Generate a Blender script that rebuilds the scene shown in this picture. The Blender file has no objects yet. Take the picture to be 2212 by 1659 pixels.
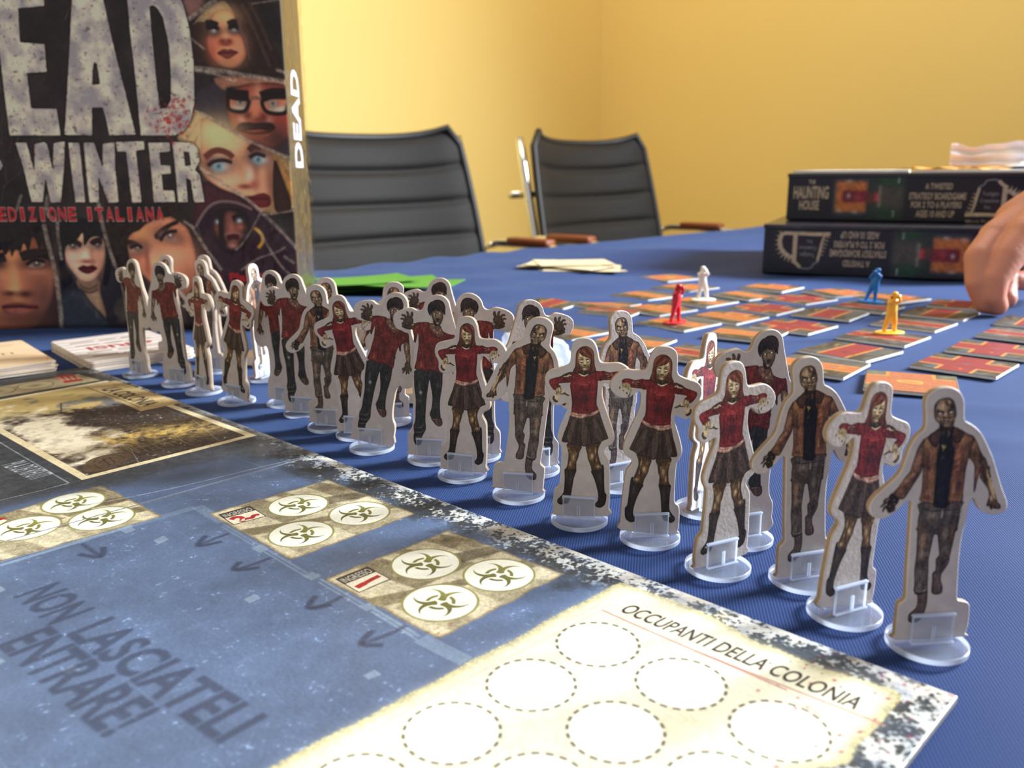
import bpy, bmesh, math, random
import numpy as np
from mathutils import Vector, Matrix

random.seed(7)
rng = np.random.default_rng(7)
SC = bpy.context.scene
COL = SC.collection

# ------------------------------------------------------------------ camera (solved from the board, the bases and the box edges)
TZ = 0.75                                   # table top above the floor
CAMH = 0.115                                # lens above the table top
F_PX, PITCH, ROLL = 1865.54, math.radians(13.884), math.radians(-0.3488)
_cp, _sp, _cr, _sr = math.cos(PITCH), math.sin(PITCH), math.cos(ROLL), math.sin(ROLL)
FW = np.array([0, _cp, -_sp]); _R = np.array([1., 0, 0]); _U = np.cross(_R, FW)
RT = _cr * _R + _sr * _U; UP = -_sr * _R + _cr * _U
EYE = np.array([0, 0, CAMH])                # all layout maths is in metres above the table top

cam_data = bpy.data.cameras.new('camera')
cam = bpy.data.objects.new('camera', cam_data); COL.objects.link(cam)
cam.matrix_world = Matrix(((RT[0], UP[0], -FW[0], 0), (RT[1], UP[1], -FW[1], 0), (RT[2], UP[2], -FW[2], TZ + CAMH), (0, 0, 0, 1)))
cam_data.sensor_width = 36; cam_data.lens = F_PX / 2212 * 36
cam_data.clip_start = 0.01; cam_data.clip_end = 50
cam_data.dof.use_dof = True; cam_data.dof.focus_distance = 0.31; cam_data.dof.aperture_fstop = 17.5
SC.camera = cam
SC.view_settings.view_transform = 'Standard'; SC.view_settings.look = 'None'
SC.view_settings.gamma = 1; SC.view_settings.use_curve_mapping = False
SC.view_settings.exposure = 0.10

# ------------------------------------------------------------------ light: a bright window wall on the right, soft warm room light, an added fill for the walls
world = bpy.data.worlds.new('room_light'); SC.world = world; world.use_nodes = True
_bg = world.node_tree.nodes['Background']; _bg.inputs[0].default_value = (1.0, 0.93, 0.86, 1); _bg.inputs[1].default_value = 0.50
def area(name, loc, aim, sx, sy, power, col):
    l = bpy.data.lights.new(name, 'AREA'); l.shape = 'RECTANGLE'; l.size = sx; l.size_y = sy; l.energy = power; l.color = col
    o = bpy.data.objects.new(name, l); COL.objects.link(o); o.location = loc
    o.rotation_euler = (Vector(aim) - Vector(loc)).to_track_quat('-Z', 'Y').to_euler(); return o
_w = area('window_daylight', (2.3, 1.2, 1.80), (.15, .35, .75), .7, .9, 140, (0.84, 0.92, 1.0)); _w.data.spread = math.radians(118)
area('wall_fill_light', (0.3, 1.5, 2.6), (0.9, 3.0, 1.0), 1.4, 1.4, 22, (1.0, 0.86, 0.66))  # added warm fill without a visible source, brightens the walls

# ------------------------------------------------------------------ geometry helpers
def ray(px, py):
    px = np.asarray(px, float); py = np.asarray(py, float)
    return ((px - 1106) / F_PX)[..., None] * RT - ((py - 829.5) / F_PX)[..., None] * UP + FW
def at(px, py, z=0.0):                      # pixel of the photograph -> point at height z over the table
    d = ray(px, py); t = (z - EYE[2]) / d[..., 2]; return EYE + d * t[..., None]
def on_plane(px, py, c, n):
    d = ray(px, py); t = ((np.asarray(c) - EYE) @ n) / (d @ n); return EYE + d * t[..., None]
def W(p): return Vector((float(p[0]), float(p[1]), float(p[2]) + TZ))
def pts(s): return np.array([[float(v) for v in q.split(',')] for q in s.split()])
def crop(ox, oy, s): return lambda q: (pts(q) if isinstance(q, str) else np.asarray(q, float)) * s + (ox, oy)

def put(o, label=None, cat=None, group=None, kind=None):
    if label: o['label'] = label
    if cat: o['category'] = cat
    if group: o['group'] = group
    if kind: o['kind'] = kind
    return o
def empty(name, loc=(0, 0, 0), rz=0.0, **k):
    o = bpy.data.objects.new(name, None); COL.objects.link(o); o.empty_display_size = 0.01
    o.location = loc; o.rotation_euler = (0, 0, rz); return put(o, **k)
def link(name, me, mats=None, parent=None, **k):
    if mats is not None:
        for m in (mats if isinstance(mats, (list, tuple)) else [mats]): me.materials.append(m)
    o = bpy.data.objects.new(name, me); COL.objects.link(o)
    if parent: o.parent = parent
    return put(o, **k)
def mesh_from(name, v, f, smooth=False):
    me = bpy.data.meshes.new(name); me.from_pydata([tuple(map(float, p)) for p in v], [], f); me.update()
    if smooth: me.polygons.foreach_set('use_smooth', [True] * len(me.polygons))
    return me
def bm_mesh(bm, name, smooth=False):
    me = bpy.data.meshes.new(name); bm.normal_update(); bm.to_mesh(me); bm.free()
    if smooth: me.polygons.foreach_set('use_smooth', [True] * len(me.polygons))
    return me
def add_box(bm, x0, x1, y0, y1, z0, z1, bev=0.0, seg=2, M=None):
    r = bmesh.ops.create_cube(bm, size=1); vs = r['verts']
    for v in vs: v.co = Vector((x0 + (v.co.x + .5) * (x1 - x0), y0 + (v.co.y + .5) * (y1 - y0), z0 + (v.co.z + .5) * (z1 - z0)))
    if bev > 0:
        es = list({e for v in vs for e in v.link_edges})
        b = bmesh.ops.bevel(bm, geom=es, offset=bev, segments=seg, profile=.5, affect='EDGES'); vs = list({v for f in b['faces'] for v in f.verts} | {v for v in vs if v.is_valid})
    if M: bmesh.ops.transform(bm, matrix=M, verts=[v for v in vs if v.is_valid])
def box_mesh(name, *a, **k):
    bm = bmesh.new(); add_box(bm, *a, **k); return bm_mesh(bm, name)
def tube(bm, path, rad, n=10, cap=True):
    path = [Vector(p) for p in path]; rad = rad if isinstance(rad, (list, tuple)) else [rad] * len(path)
    rings = []; prev = None
    for i, p in enumerate(path):
        t = (path[min(i + 1, len(path) - 1)] - path[max(i - 1, 0)]).normalized()
        if prev is None: a = t.orthogonal().normalized()
        else: a = (prev - t * prev.dot(t)).normalized()
        prev = a; b = t.cross(a)
        rings.append([bm.verts.new(p + (a * math.cos(2 * math.pi * k / n) + b * math.sin(2 * math.pi * k / n)) * rad[i]) for k in range(n)])
    for r0, r1 in zip(rings, rings[1:]):
        for k in range(n): bm.faces.new((r0[k], r0[(k + 1) % n], r1[(k + 1) % n], r1[k]))
    if cap: bm.faces.new(rings[0][::-1]); bm.faces.new(rings[-1])
def catmull(P, n=4, closed=True):
    P = np.asarray(P, float); N = len(P); out = []
    rngi = range(N) if closed else range(N - 1)
    for i in rngi:
        p0, p1, p2, p3 = (P[(i - 1) % N], P[i], P[(i + 1) % N], P[(i + 2) % N]) if closed else (P[max(i - 1, 0)], P[i], P[i + 1], P[min(i + 2, N - 1)])
        for k in range(n):
            t = k / n; out.append(.5 * ((2 * p1) + (-p0 + p2) * t + (2 * p0 - 5 * p1 + 4 * p2 - p3) * t * t + (-p0 + 3 * p1 - 3 * p2 + p3) * t ** 3))
    if not closed: out.append(P[-1])
    return np.array(out)

# ------------------------------------------------------------------ materials
def principled(name, col=(.8, .8, .8), rough=.5, **k):
    m = bpy.data.materials.new(name); m.use_nodes = True; b = m.node_tree.nodes['Principled BSDF']
    b.inputs['Base Color'].default_value = (*col, 1); b.inputs['Roughness'].default_value = rough
    for key, v in k.items(): b.inputs[key.replace('_', ' ')].default_value = v
    return m
def srgb(r, g, b): return tuple(((c / 255) / 12.92 if c / 255 <= .04045 else ((c / 255 + .055) / 1.055) ** 2.4) for c in (r, g, b))
def N(m, t, **k):
    n = m.node_tree.nodes.new(t)
    for a, v in k.items():
        if a.startswith('i_'): n.inputs[a[2:].replace('_', ' ')].default_value = v
        else: setattr(n, a, v)
    return n
def L(m, a, b): m.node_tree.links.new(a, b)
def noisy(m, scale=8, amt=.15, bump=0.0, bscale=None, coord='Object', detail=4):
    """mottle a principled material's colour with a noise texture and give it fine relief"""
    b = m.node_tree.nodes['Principled BSDF']; tc = N(m, 'ShaderNodeTexCoord')
    nz = N(m, 'ShaderNodeTexNoise', i_Scale=scale, i_Detail=detail); L(m, tc.outputs[coord], nz.inputs['Vector'])
    mx = N(m, 'ShaderNodeMix', data_type='RGBA', blend_type='MULTIPLY'); mx.inputs[0].default_value = 1
    mr = N(m, 'ShaderNodeMapRange'); mr.inputs['To Min'].default_value = 1 - amt; mr.inputs['To Max'].default_value = 1 + amt
    L(m, nz.outputs['Fac'], mr.inputs['Value'])
    src = b.inputs['Base Color'].links[0].from_socket if b.inputs['Base Color'].links else None
    if src: L(m, src, mx.inputs[6])
    else: mx.inputs[6].default_value = b.inputs['Base Color'].default_value
    L(m, mr.outputs['Result'], mx.inputs[7]); L(m, mx.outputs[2], b.inputs['Base Color'])
    if bump:
        n2 = N(m, 'ShaderNodeTexNoise', i_Scale=bscale or scale * 6, i_Detail=3); L(m, tc.outputs[coord], n2.inputs['Vector'])
        bp = N(m, 'ShaderNodeBump', i_Strength=bump, i_Distance=.001); L(m, n2.outputs['Fac'], bp.inputs['Height']); L(m, bp.outputs['Normal'], b.inputs['Normal'])
    return m

# ------------------------------------------------------------------ a small painter for flat print (all prints are drawn by this script)
def _fbm(h, w, cell, octv=4, seed=0):
    g = np.random.default_rng(seed); out = np.zeros((h, w), np.float32); amp = 1; tot = 0
    for o in range(octv):
        c = max(cell / 2 ** o, 1.0); gh, gw = int(h / c) + 3, int(w / c) + 3; G = g.random((gh, gw)).astype(np.float32)
        y = np.arange(h) / c; x = np.arange(w) / c; yi = y.astype(int); xi = x.astype(int)
        fy = (y - yi).astype(np.float32); fx = (x - xi).astype(np.float32); fy = fy * fy * (3 - 2 * fy); fx = fx * fx * (3 - 2 * fx)
        A = G[yi] * (1 - fy)[:, None] + G[yi + 1] * fy[:, None]
        out += amp * (A[:, xi] * (1 - fx) + A[:, xi + 1] * fx); tot += amp; amp *= .55
    return out / tot
def _blur(a, r):
    r = int(round(r))
    if r < 1: return a
    for _ in range(2):
        for ax in (0, 1):
            p = np.pad(a, [(r + 1, r) if i == ax else (0, 0) for i in (0, 1)], mode='edge'); c = np.cumsum(p, axis=ax, dtype=np.float64)
            n = 2 * r + 1; a = ((c[n:] - c[:-n]) if ax == 0 else (c[:, n:] - c[:, :-n])) / n
    return a.astype(np.float32)
class Canvas:
    def __init__(s, w, h, ppm, col, fmap=None, ox=0, oy=0):
        s.ppm = ppm; s.ox, s.oy = ox, oy; s.w, s.h = int(w * ppm), int(h * ppm); s.fmap = fmap
        s.im = np.empty((s.h, s.w, 3), np.float32); s.im[:] = col
        s.fine = _fbm(s.h, s.w, .5 * ppm, 3, 1); s.mid = _fbm(s.h, s.w, 2.5 * ppm, 4, 2)
    def P(s, p):
        p = s.fmap(p) if s.fmap else np.asarray(p, float)
        return (p - (s.ox, s.oy)) * s.ppm
    def mask(s, conts, pad=0):
        A = np.concatenate(conts); x0, y0 = np.floor(A.min(0)).astype(int) - 1 - pad; x1, y1 = np.ceil(A.max(0)).astype(int) + 2 + pad
        x0, y0, x1, y1 = max(x0, 0), max(y0, 0), min(x1, s.w), min(y1, s.h)
        if x1 <= x0 or y1 <= y0: return None
        M = np.zeros((y1 - y0, x1 - x0), np.float32); ix = np.arange(x0, x1, dtype=np.float32)
        a = np.concatenate([c for c in conts]); b = np.concatenate([np.roll(c, -1, 0) for c in conts])
        ya, yb = a[:, 1], b[:, 1]; dy = np.where(yb == ya, 1e-9, yb - ya); sl = (b[:, 0] - a[:, 0]) / dy; lo = np.minimum(ya, yb); hi = np.maximum(ya, yb)
        for j in range(y1 - y0):
            for q in (.25, .75):
                y = y0 + j + q; k = (lo <= y) & (hi > y)
                if not k.any(): continue
                xs = np.sort(a[k, 0] + (y - ya[k]) * sl[k])
                for u, v in zip(xs[::2], xs[1::2]):
                    i0 = max(int(u) - x0 - 1, 0); i1 = min(int(v) - x0 + 2, len(ix))
                    if i1 > i0: M[j, i0:i1] += .5 * (np.clip(v - ix[i0:i1], 0, 1) - np.clip(u - ix[i0:i1], 0, 1))
        return np.clip(M, 0, 1), x0, y0
    def blend(s, M, x0, y0, col, alpha=1., tex=0., edge=0., er=1., rag=0.):
        h, w = M.shape; sl = (slice(y0, y0 + h), slice(x0, x0 + w))
        if rag: M = np.clip((_blur(M, rag * s.ppm) - .5 + (s.fine[sl] - .5) * .9) * 4 + .5, 0, 1)
        c = np.broadcast_to(np.asarray(col, np.float32), (h, w, 3))
        if edge: sh = np.clip(_blur(M, er * s.ppm) * 2 - 1, 0, 1)[..., None]; c = c * (1 - edge * (1 - sh))
        if tex: c = c * (1 + tex * (s.fine[sl] + s.mid[sl] - 1) * 2)[..., None]
        s.last = (M, x0, y0); a = (M * alpha)[..., None]; s.im[sl] = s.im[sl] * (1 - a) + c * a
    def fill(s, p, col, alpha=1., soft=0., smooth=True, raw=False, **k):
        cs = p if isinstance(p, list) else [p]; cs = [c if raw else s.P(c) for c in cs]
        if smooth: cs = [catmull(c, 3) for c in cs]
        r = s.mask(cs, int(soft * s.ppm * 2 + 2))
        if r is None: return
        M, x0, y0 = r
        if soft: M = _blur(M, soft * s.ppm)
        s.blend(M, x0, y0, col, alpha, **k)
    def line(s, p, width, col, alpha=1., taper=False, raw=False, brush=False, **k):
        q = p if raw else s.P(p); q = catmull(q, 4, False) if len(q) > 2 else q
        d = np.gradient(q, axis=0); n = np.stack([-d[:, 1], d[:, 0]], -1); n /= np.linalg.norm(n, axis=1)[:, None] + 1e-9
        wd = np.full(len(q), width * s.ppm / 2)
        if brush and len(q) < 4: t_ = np.linspace(0, 1, 9)[:, None]; q = q[0] * (1 - t_) + q[-1] * t_; n = np.repeat(n[:1], 9, 0); wd = np.full(9, width * s.ppm / 2)
        if brush: wd = wd * 1.25 * np.sqrt(np.sin(np.pi * np.linspace(.06, .97, len(q))))
        if taper: wd = wd * (1 - .8 * np.linspace(0, 1, len(q)))
        s.fill([np.concatenate([q + n * wd[:, None], (q - n * wd[:, None])[::-1]])], col, alpha, smooth=False, raw=True, **k)
    def blob(s, c, rx, ry, col, alpha=1., rot=0., clip=False, hard=False):
        x, y = s.P(np.asarray([c]))[0]; rx *= s.ppm; ry *= s.ppm; R = max(rx, ry) * (1.05 if hard else 1.6)
        x0, x1, y0, y1 = max(int(x - R), 0), min(int(x + R) + 2, s.w), max(int(y - R), 0), min(int(y + R) + 2, s.h)
        if x1 <= x0 or y1 <= y0: return
        X, Y = np.meshgrid(np.arange(x0, x1) + .5 - x, np.arange(y0, y1) + .5 - y); cr, sr = math.cos(rot), math.sin(rot)
        d = np.sqrt(((X * cr + Y * sr) / rx) ** 2 + ((-X * sr + Y * cr) / ry) ** 2)
        a = np.clip((1 - d) * min(rx, ry) + .5, 0, 1) if hard else np.exp(-2.2 * d * d) * (d < 1.6)
        if clip:
            M, mx, my = s.last; G = np.zeros_like(a); ax0, ay0 = max(x0, mx), max(y0, my); ax1, ay1 = min(x1, mx + M.shape[1]), min(y1, my + M.shape[0])
            if ax1 <= ax0 or ay1 <= ay0: return
            G[ay0 - y0:ay1 - y0, ax0 - x0:ax1 - x0] = M[ay0 - my:ay1 - my, ax0 - mx:ax1 - mx]; a = a * G
        a = (a * alpha)[..., None]; s.im[y0:y1, x0:x1] = s.im[y0:y1, x0:x1] * (1 - a) + np.asarray(col) * a
    def text(s, txt, a, b, hgt, col, alpha=1., bold=0., shear=0., raw=False, flip=1, soft=0., **k):
        """text from baseline point a to b (print coordinates), capitals hgt tall"""
        T, (x0, x1) = glyphs(txt, bold); a, b = (s.P(np.array([a, b], float)) if not raw else np.array([a, b], float) * s.ppm)
        ex = (b - a) / (x1 - x0); ey = np.array([-(b - a)[1], (b - a)[0]]); ey = flip * ey / np.linalg.norm(ey) * hgt * s.ppm / .72
        acc = None; A = T.reshape(-1, 2); A = a + (A[:, :1] - x0 + shear * A[:, 1:]) * ex + A[:, 1:] * ey
        x0_, y0_ = np.floor(A.min(0)).astype(int) - 2; x1_, y1_ = np.ceil(A.max(0)).astype(int) + 3
        x0_, y0_, x1_, y1_ = max(x0_, 0), max(y0_, 0), min(x1_, s.w), min(y1_, s.h)
        if x1_ <= x0_ or y1_ <= y0_: return
        M = np.zeros((y1_ - y0_, x1_ - x0_), np.float32)
        for t in A.reshape(-1, 3, 2):
            r = s.mask([t])
            if r is None: continue
            m, mx, my = r; M[my - y0_:my - y0_ + m.shape[0], mx - x0_:mx - x0_ + m.shape[1]] += m[:M.shape[0] - my + y0_, :M.shape[1] - mx + x0_]
        M = np.clip(M, 0, 1)
        if soft: M = _blur(M, soft * s.ppm)
        s.blend(M, x0_, y0_, col, alpha, **k)
    def image(s, name, gain=1.0, sat=1.0):
        g_ = s.im.mean(2, keepdims=True); s.im[:] = g_ + (s.im - g_) * sat
        im = bpy.data.images.new(name, s.w, s.h); a = np.ones((s.h, s.w, 4), np.float32)
        lin = np.clip(s.im / 255, 0, 1) ** 2.2 * gain; a[..., :3] = np.clip(lin, 0, 1) ** (1 / 2.2)
        im.pixels.foreach_set(a.ravel()); im.update(); im.pack(); CANV[name] = a; return im
CANV = {}
_gl = {}
def glyphs(txt, bold=0.):
    if (txt, bold) in _gl: return _gl[(txt, bold)]
    cu = bpy.data.curves.new('print_outline', 'FONT'); cu.body = txt; cu.offset = bold; cu.resolution_u = 3
    o = bpy.data.objects.new('print_outline', cu); COL.objects.link(o); dg = bpy.context.evaluated_depsgraph_get()
    me = o.evaluated_get(dg).to_mesh(); me.calc_loop_triangles()
    V = np.array([v.co[:2] for v in me.vertices]); T = V[np.array([t.vertices[:] for t in me.loop_triangles])]
    bpy.data.objects.remove(o); bpy.data.curves.remove(cu)
    _gl[(txt, bold)] = (T, (V[:, 0].min(), V[:, 0].max())); return _gl[(txt, bold)]
def print_mat(name, image, rough=.45, coat=0., spec=.4, bump=.15):
    m = principled(name, rough=rough, Specular_IOR_Level=spec); b = m.node_tree.nodes['Principled BSDF']
    b.inputs['Coat Weight'].default_value = coat; b.inputs['Coat Roughness'].default_value = .15
    t = N(m, 'ShaderNodeTexImage', image=image, extension='EXTEND'); L(m, t.outputs['Color'], b.inputs['Base Color'])
    noisy(m, 60, .05, bump, 900, 'Object'); return m
# ------------------------------------------------------------------ the three printed card figures (outline and print, card millimetres)
def card_map(cr, cx, cy, yaw, roll):
    """crop pixels -> millimetres in the card's own plane (x along the card, y up from the table)"""
    y = math.radians(yaw); n = np.array([-math.sin(y), math.cos(y), 0]); ax = np.array([math.cos(y), math.sin(y), 0])
    c = np.array([cx, cy, 0]) / 1000 - n * .00095; r = math.radians(roll)
    def f(q):
        p = cr(q) if cr else pts(q); w = on_plane(p[:, 0], p[:, 1], c, n) - c
        x, z = w @ ax * 1000, w[:, 2] * 1000
        return np.stack([x * math.cos(r) - z * math.sin(r), x * math.sin(r) + z * math.cos(r)], -1)
    return f
PAPER = (176, 164, 157)
def base_canvas(): 
    c = Canvas(44, 70, 12, PAPER, None, -22, 0)
    c.im *= (1 + .05 * (c.mid - .5) * 2)[..., None]; return c
CARD = {}
def finish(c):
    """dry-brush streaks and deeper shadows over the painted figure only"""
    b = base_canvas().im; m = np.clip((np.abs(c.im - b).sum(2) - 10) / 20, 0, 1); m = _blur(m, 1)[..., None]
    st = _fbm(c.h, c.w, 5, 3, 8); st = np.repeat(_fbm(c.h // 4 + 1, c.w, 5, 3, 9), 4, 0)[:c.h] * .6 + st * .4; st = _blur(st, 0)[..., None]
    v = np.clip(c.im / 255, 0, 1); d = v * (1 + .5 * (st - .5) * 2) ; d = np.clip(d, 0, 1); d = np.where(d < .5, .5 * (d / .5) ** 1.16, d); c.im = c.im * (1 - m) + d * 255 * m

def paint_jacket():
    JA = card_map(crop(1860, 820, .19288), 102.4, 192.5, 5.6, -.5); JB = card_map(crop(1860, 1120, .20489), 102.4, 192.5, 5.6, -.5)
    up = JA('905,92 980,98 1050,135 1095,200 1110,270 1112,350 1114,430 1130,468 1180,492 1245,535 1300,590 1345,660 1390,750 1440,860 1480,980 1530,1140 1565,1240 1600,1320 1615,1390 1600,1450 1540,1492 1440,1508 1360,1490 1300,1440 1265,1380 1243,1340 1215,1332 1197,1350 1180,1420 1160,1530 1145,1640')
    lo = JB('1062,110 1040,230 1022,400 1013,600 1008,780 1012,845 1030,864 1095,872 1132,892 1143,930 1140,1010 1128,1130 1100,1210 1090,1245')
    lo2 = JB('372,1290 360,1240 366,1150 375,1040 388,930 405,902 440,880 462,850 467,800 472,600 482,400 492,200')
    up2 = JA('530,1600 535,1480 540,1400 525,1372 490,1370 430,1425 340,1510 250,1565 180,1580 110,1560 68,1500 66,1430 110,1350 190,1270 300,1170 390,1080 440,980 480,850 530,730 590,640 650,588 676,545 682,470 680,380 672,290 690,205 745,145 820,105')
    c = base_canvas(); c.fmap = None
    F = lambda m, q, col, **k: c.fill(m(q), col, **{'tex': .25, 'edge': .45, 'er': .35, **k})
    B = lambda m, x, y, rx, ry, col, a=.7, **k: c.blob(m([[x, y]])[0], rx, ry, col, a, clip=True, **k)
    LN = lambda m, q, w, col, **k: c.line(m(q), w, col, **{'brush': True, **k})
    # trousers and boots
    F(JA, '632,1380 1092,1350 1085,1450 1062,1640 1040,1700 900,1740 800,1740 600,1700 605,1640 622,1500', (80, 70, 64), edge=.15)
    F(JB, '575,0 570,100 565,250 560,400 545,550 548,700 540,770 575,800 585,850 575,930 545,970 500,1010 487,1050 495,1090 530,1102 590,1090 640,1040 660,990 685,900 692,780 690,680 695,560 695,430 720,300 745,180 775,110 790,60 830,-60 620,-60', (90, 76, 68))
    for x, y, rx, ry, col, a in ((625, 235, 1.1, 3.2, (176, 134, 96), .8), (615, 400, .8, 1.6, (150, 130, 110), .6), (590, 90, 1, 1.6, (120, 84, 62), .6), (610, 620, .9, 3, (104, 90, 84), .5), (700, 130, .8, 2.2, (52, 44, 46), .5), (630, 860, 1., 1.4, (92, 60, 50), .7), (620, 1000, 1.4, .9, (86, 56, 46), .6), (560, 1070, 2, .5, (34, 28, 30), .7)): B(JB, x, y, rx, ry, col, a)
    LN(JB, '560,755 600,772 650,768 690,735', .22, (150, 128, 112), alpha=.7); LN(JB, '550,790 600,800 690,770', .5, (38, 30, 30), alpha=.7)
    F(JB, '780,90 785,200 800,330 800,390 770,430 770,500 765,550 735,580 735,640 730,720 728,770 750,800 800,803 840,780 848,720 830,660 832,590 870,530 910,460 918,400 935,320 965,180 985,80 1000,-60 800,-60', (88, 74, 66))
    for x, y, rx, ry, col, a in ((860, 160, 1., 3, (138, 122, 106), .75), (940, 150, .6, 3, (150, 106, 62), .55), (860, 330, 1, 1.4, (110, 100, 96), .6), (850, 470, 1.2, 1.6, (44, 34, 38), .7), (785, 700, .7, 1.6, (88, 56, 46), .6)): B(JB, x, y, rx, ry, col, a)
    F(JA, '660,1450 1050,1440 1040,1560 990,1640 860,1650 700,1640 650,1560', (80, 70, 64), edge=0, soft=.5)
    for x, y, rx, ry, col, a in ((760, 1530, 2, 1.6, (134, 116, 102), .7), (960, 1500, 1.8, 1.4, (104, 92, 86), .6), (870, 1640, .6, 2, (40, 34, 36), .6), (1030, 1600, .8, 2, (118, 86, 62), .5)): B(JA, x, y, rx, ry, col, a)
    LN(JA, '882,1460 878,1520 865,1560', .35, (150, 146, 140), alpha=.8); LN(JA, '640,1450 760,1475 880,1470 1075,1450', .25, (36, 32, 34), alpha=.7)
    # sleeves, forearm, hands
    F(JA, '665,670 620,720 580,800 560,870 530,960 500,1050 440,1120 390,1200 330,1270 296,1300 330,1330 380,1345 440,1350 500,1270 560,1170 600,1110 640,1030 660,900 670,760', (112, 78, 58))
    for x, y, rx, ry, col, a, r in ((590, 930, .9, 3.5, (160, 108, 80), .7, .3), (480, 1130, .8, 2.6, (178, 122, 78), .6, .8), (560, 1120, .8, 3, (66, 42, 38), .7, .6), (400, 1260, 1.1, 1, (160, 100, 66), .6, 0), (640, 960, .5, 3, (62, 40, 36), .7, 0)): B(JA, x, y, rx, ry, col, a, rot=-r)
    F(JA, '300,1290 350,1310 392,1345 382,1390 352,1430 352,1465 330,1490 298,1500 262,1482 240,1440 262,1400 266,1345', (50, 38, 34), edge=.2)
    for q in ('275,1380 235,1400 178,1450', '270,1420 230,1450 208,1500', '300,1460 290,1500 262,1480', '330,1440 322,1480 340,1480', '275,1345 240,1360 215,1392'): LN(JA, q, .5, (58, 44, 36), alpha=.95)
    for q in ('285,1350 262,1360', '320,1370 345,1360', '300,1420 275,1440', '330,1400 350,1410'): LN(JA, q, .28, (160, 130, 92), alpha=.7)
    F(JA, '1340,860 1380,940 1410,1040 1430,1130 1450,1200 1480,1290 1500,1360 1532,1390 1520,1430 1470,1440 1420,1420 1380,1390 1385,1350 1400,1300 1390,1230 1360,1180 1320,1130 1290,1080 1300,1000', (104, 74, 52))
    for q, w, col in (('1380,1000 1400,1100 1440,1240 1470,1330', .8, (196, 160, 108)), ('1340,950 1330,1050 1370,1140', .5, (60, 40, 34)), ('1400,960 1395,1030 1420,1090', .4, (58, 42, 36)), ('1420,1290 1430,1350', .5, (214, 180, 128)), ('1360,1060 1390,1160', .35, (52, 38, 34))): LN(JA, q, w, col, alpha=.85)
    for q in ('1400,1370 1385,1392 1395,1412', '1440,1380 1420,1420 1440,1450', '1475,1390 1465,1430', '1510,1380 1525,1420 1500,1440'): LN(JA, q, .45, (52, 38, 32), alpha=.95)
    F(JA, '1200,630 1250,680 1290,780 1330,850 1362,925 1330,960 1290,1040 1270,1120 1240,1252 1227,1240 1228,1100 1230,970 1200,910 1165,870 1150,780 1160,690', (108, 74, 52))
    for x, y, rx, ry, col, a in ((1220, 740, 1.4, 1.6, (178, 120, 72), .8), (1300, 900, 1, 1.6, (52, 36, 34), .8), (1180, 800, .7, 2, (70, 46, 40), .7), (1250, 1080, .5, 3, (128, 74, 56), .7)): B(JA, x, y, rx, ry, col, a)
    # jacket front panels, shirt
    F(JA, '800,640 1010,630 1010,900 985,1372 760,1392 790,1000', (26, 26, 34), edge=0)
    F(JA, '720,640 660,680 655,800 652,950 647,1100 640,1250 620,1362 700,1372 782,1392 795,1200 805,1000 820,800 840,660', (122, 84, 58))
    for x, y, rx, ry, col, a in ((700, 740, 1.3, 2.4, (184, 128, 78), .8), (770, 860, 1, 3, (168, 106, 66), .6), (700, 930, .9, 3.5, (64, 44, 40), .75), (700, 1180, 1, 2.6, (84, 52, 44), .7), (750, 1120, .8, 3, (166, 98, 60), .7), (700, 1330, 1.3, .7, (110, 58, 46), .7)): B(JA, x, y, rx, ry, col, a)
    LN(JA, '628,1350 700,1362 780,1378', .3, (176, 112, 76), alpha=.7)
    F(JA, '980,640 1000,800 985,950 960,1150 945,1372 1010,1372 1102,1360 1112,1250 1127,1100 1142,980 1167,870 1200,740 1225,640 1140,600 1060,560', (116, 76, 52))
    for x, y, rx, ry, col, a in ((1100, 680, 1.3, 2, (186, 126, 74), .85), (1050, 850, 1.2, 2.6, (164, 84, 56), .8), (1030, 1000, 1, 2, (150, 70, 50), .7), (1090, 980, .8, 3, (74, 44, 40), .7), (1060, 1200, 1.2, 2, (70, 44, 42), .7), (1000, 1220, .8, 2.4, (176, 110, 66), .6), (980, 1330, 1.2, .7, (160, 96, 62), .6), (1130, 760, .5, 2, (90, 52, 44), .6)): B(JA, x, y, rx, ry, col, a)
    for q in ('1020,800 1060,780 1080,740', '1010,900 1040,860 1080,850', '1000,960 1050,930 1070,900', '1020,1010 1060,1000'): LN(JA, q, .2, (208, 140, 100), alpha=.6)
    F(JA, '835,660 832,750 815,900 805,1050 795,1250 775,1410 850,1440 935,1430 945,1250 962,1050 985,900 995,760 985,640 900,600', (30, 30, 38), edge=.3)
    B(JA, 870, 1250, 1.2, 3, (38, 40, 52), .6); LN(JA, '862,735 885,765 905,740', .5, (150, 128, 70), alpha=.9); LN(JA, '885,765 870,810', .25, (120, 100, 60), alpha=.8)
    for q in ('850,900 880,850', '890,870 880,900'): LN(JA, q, .18, (86, 84, 92), alpha=.7)
    F(JA, '835,545 780,580 700,650 730,720 790,768 832,700 852,620', (74, 50, 42)); F(JA, '995,530 1060,555 1112,600 1085,670 1050,712 990,690 965,600', (80, 52, 42))
    LN(JA, '985,680 1000,750 1030,720', .4, (120, 60, 46), alpha=.8)
    # neck and head
    F(JA, '838,510 980,510 992,560 965,620 905,652 860,620 832,560', (48, 38, 34), edge=.2); LN(JA, '930,580 940,610 920,650', .3, (110, 96, 76), alpha=.7); LN(JA, '870,590 880,640', .25, (92, 78, 62), alpha=.7)
    F(JA, '870,212 930,205 980,235 1005,290 1016,350 1020,400 1005,440 995,490 975,530 930,548 880,540 840,520 800,480 772,440 765,400 762,330 780,270 820,230', (124, 98, 72), edge=.55, er=.45)
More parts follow.
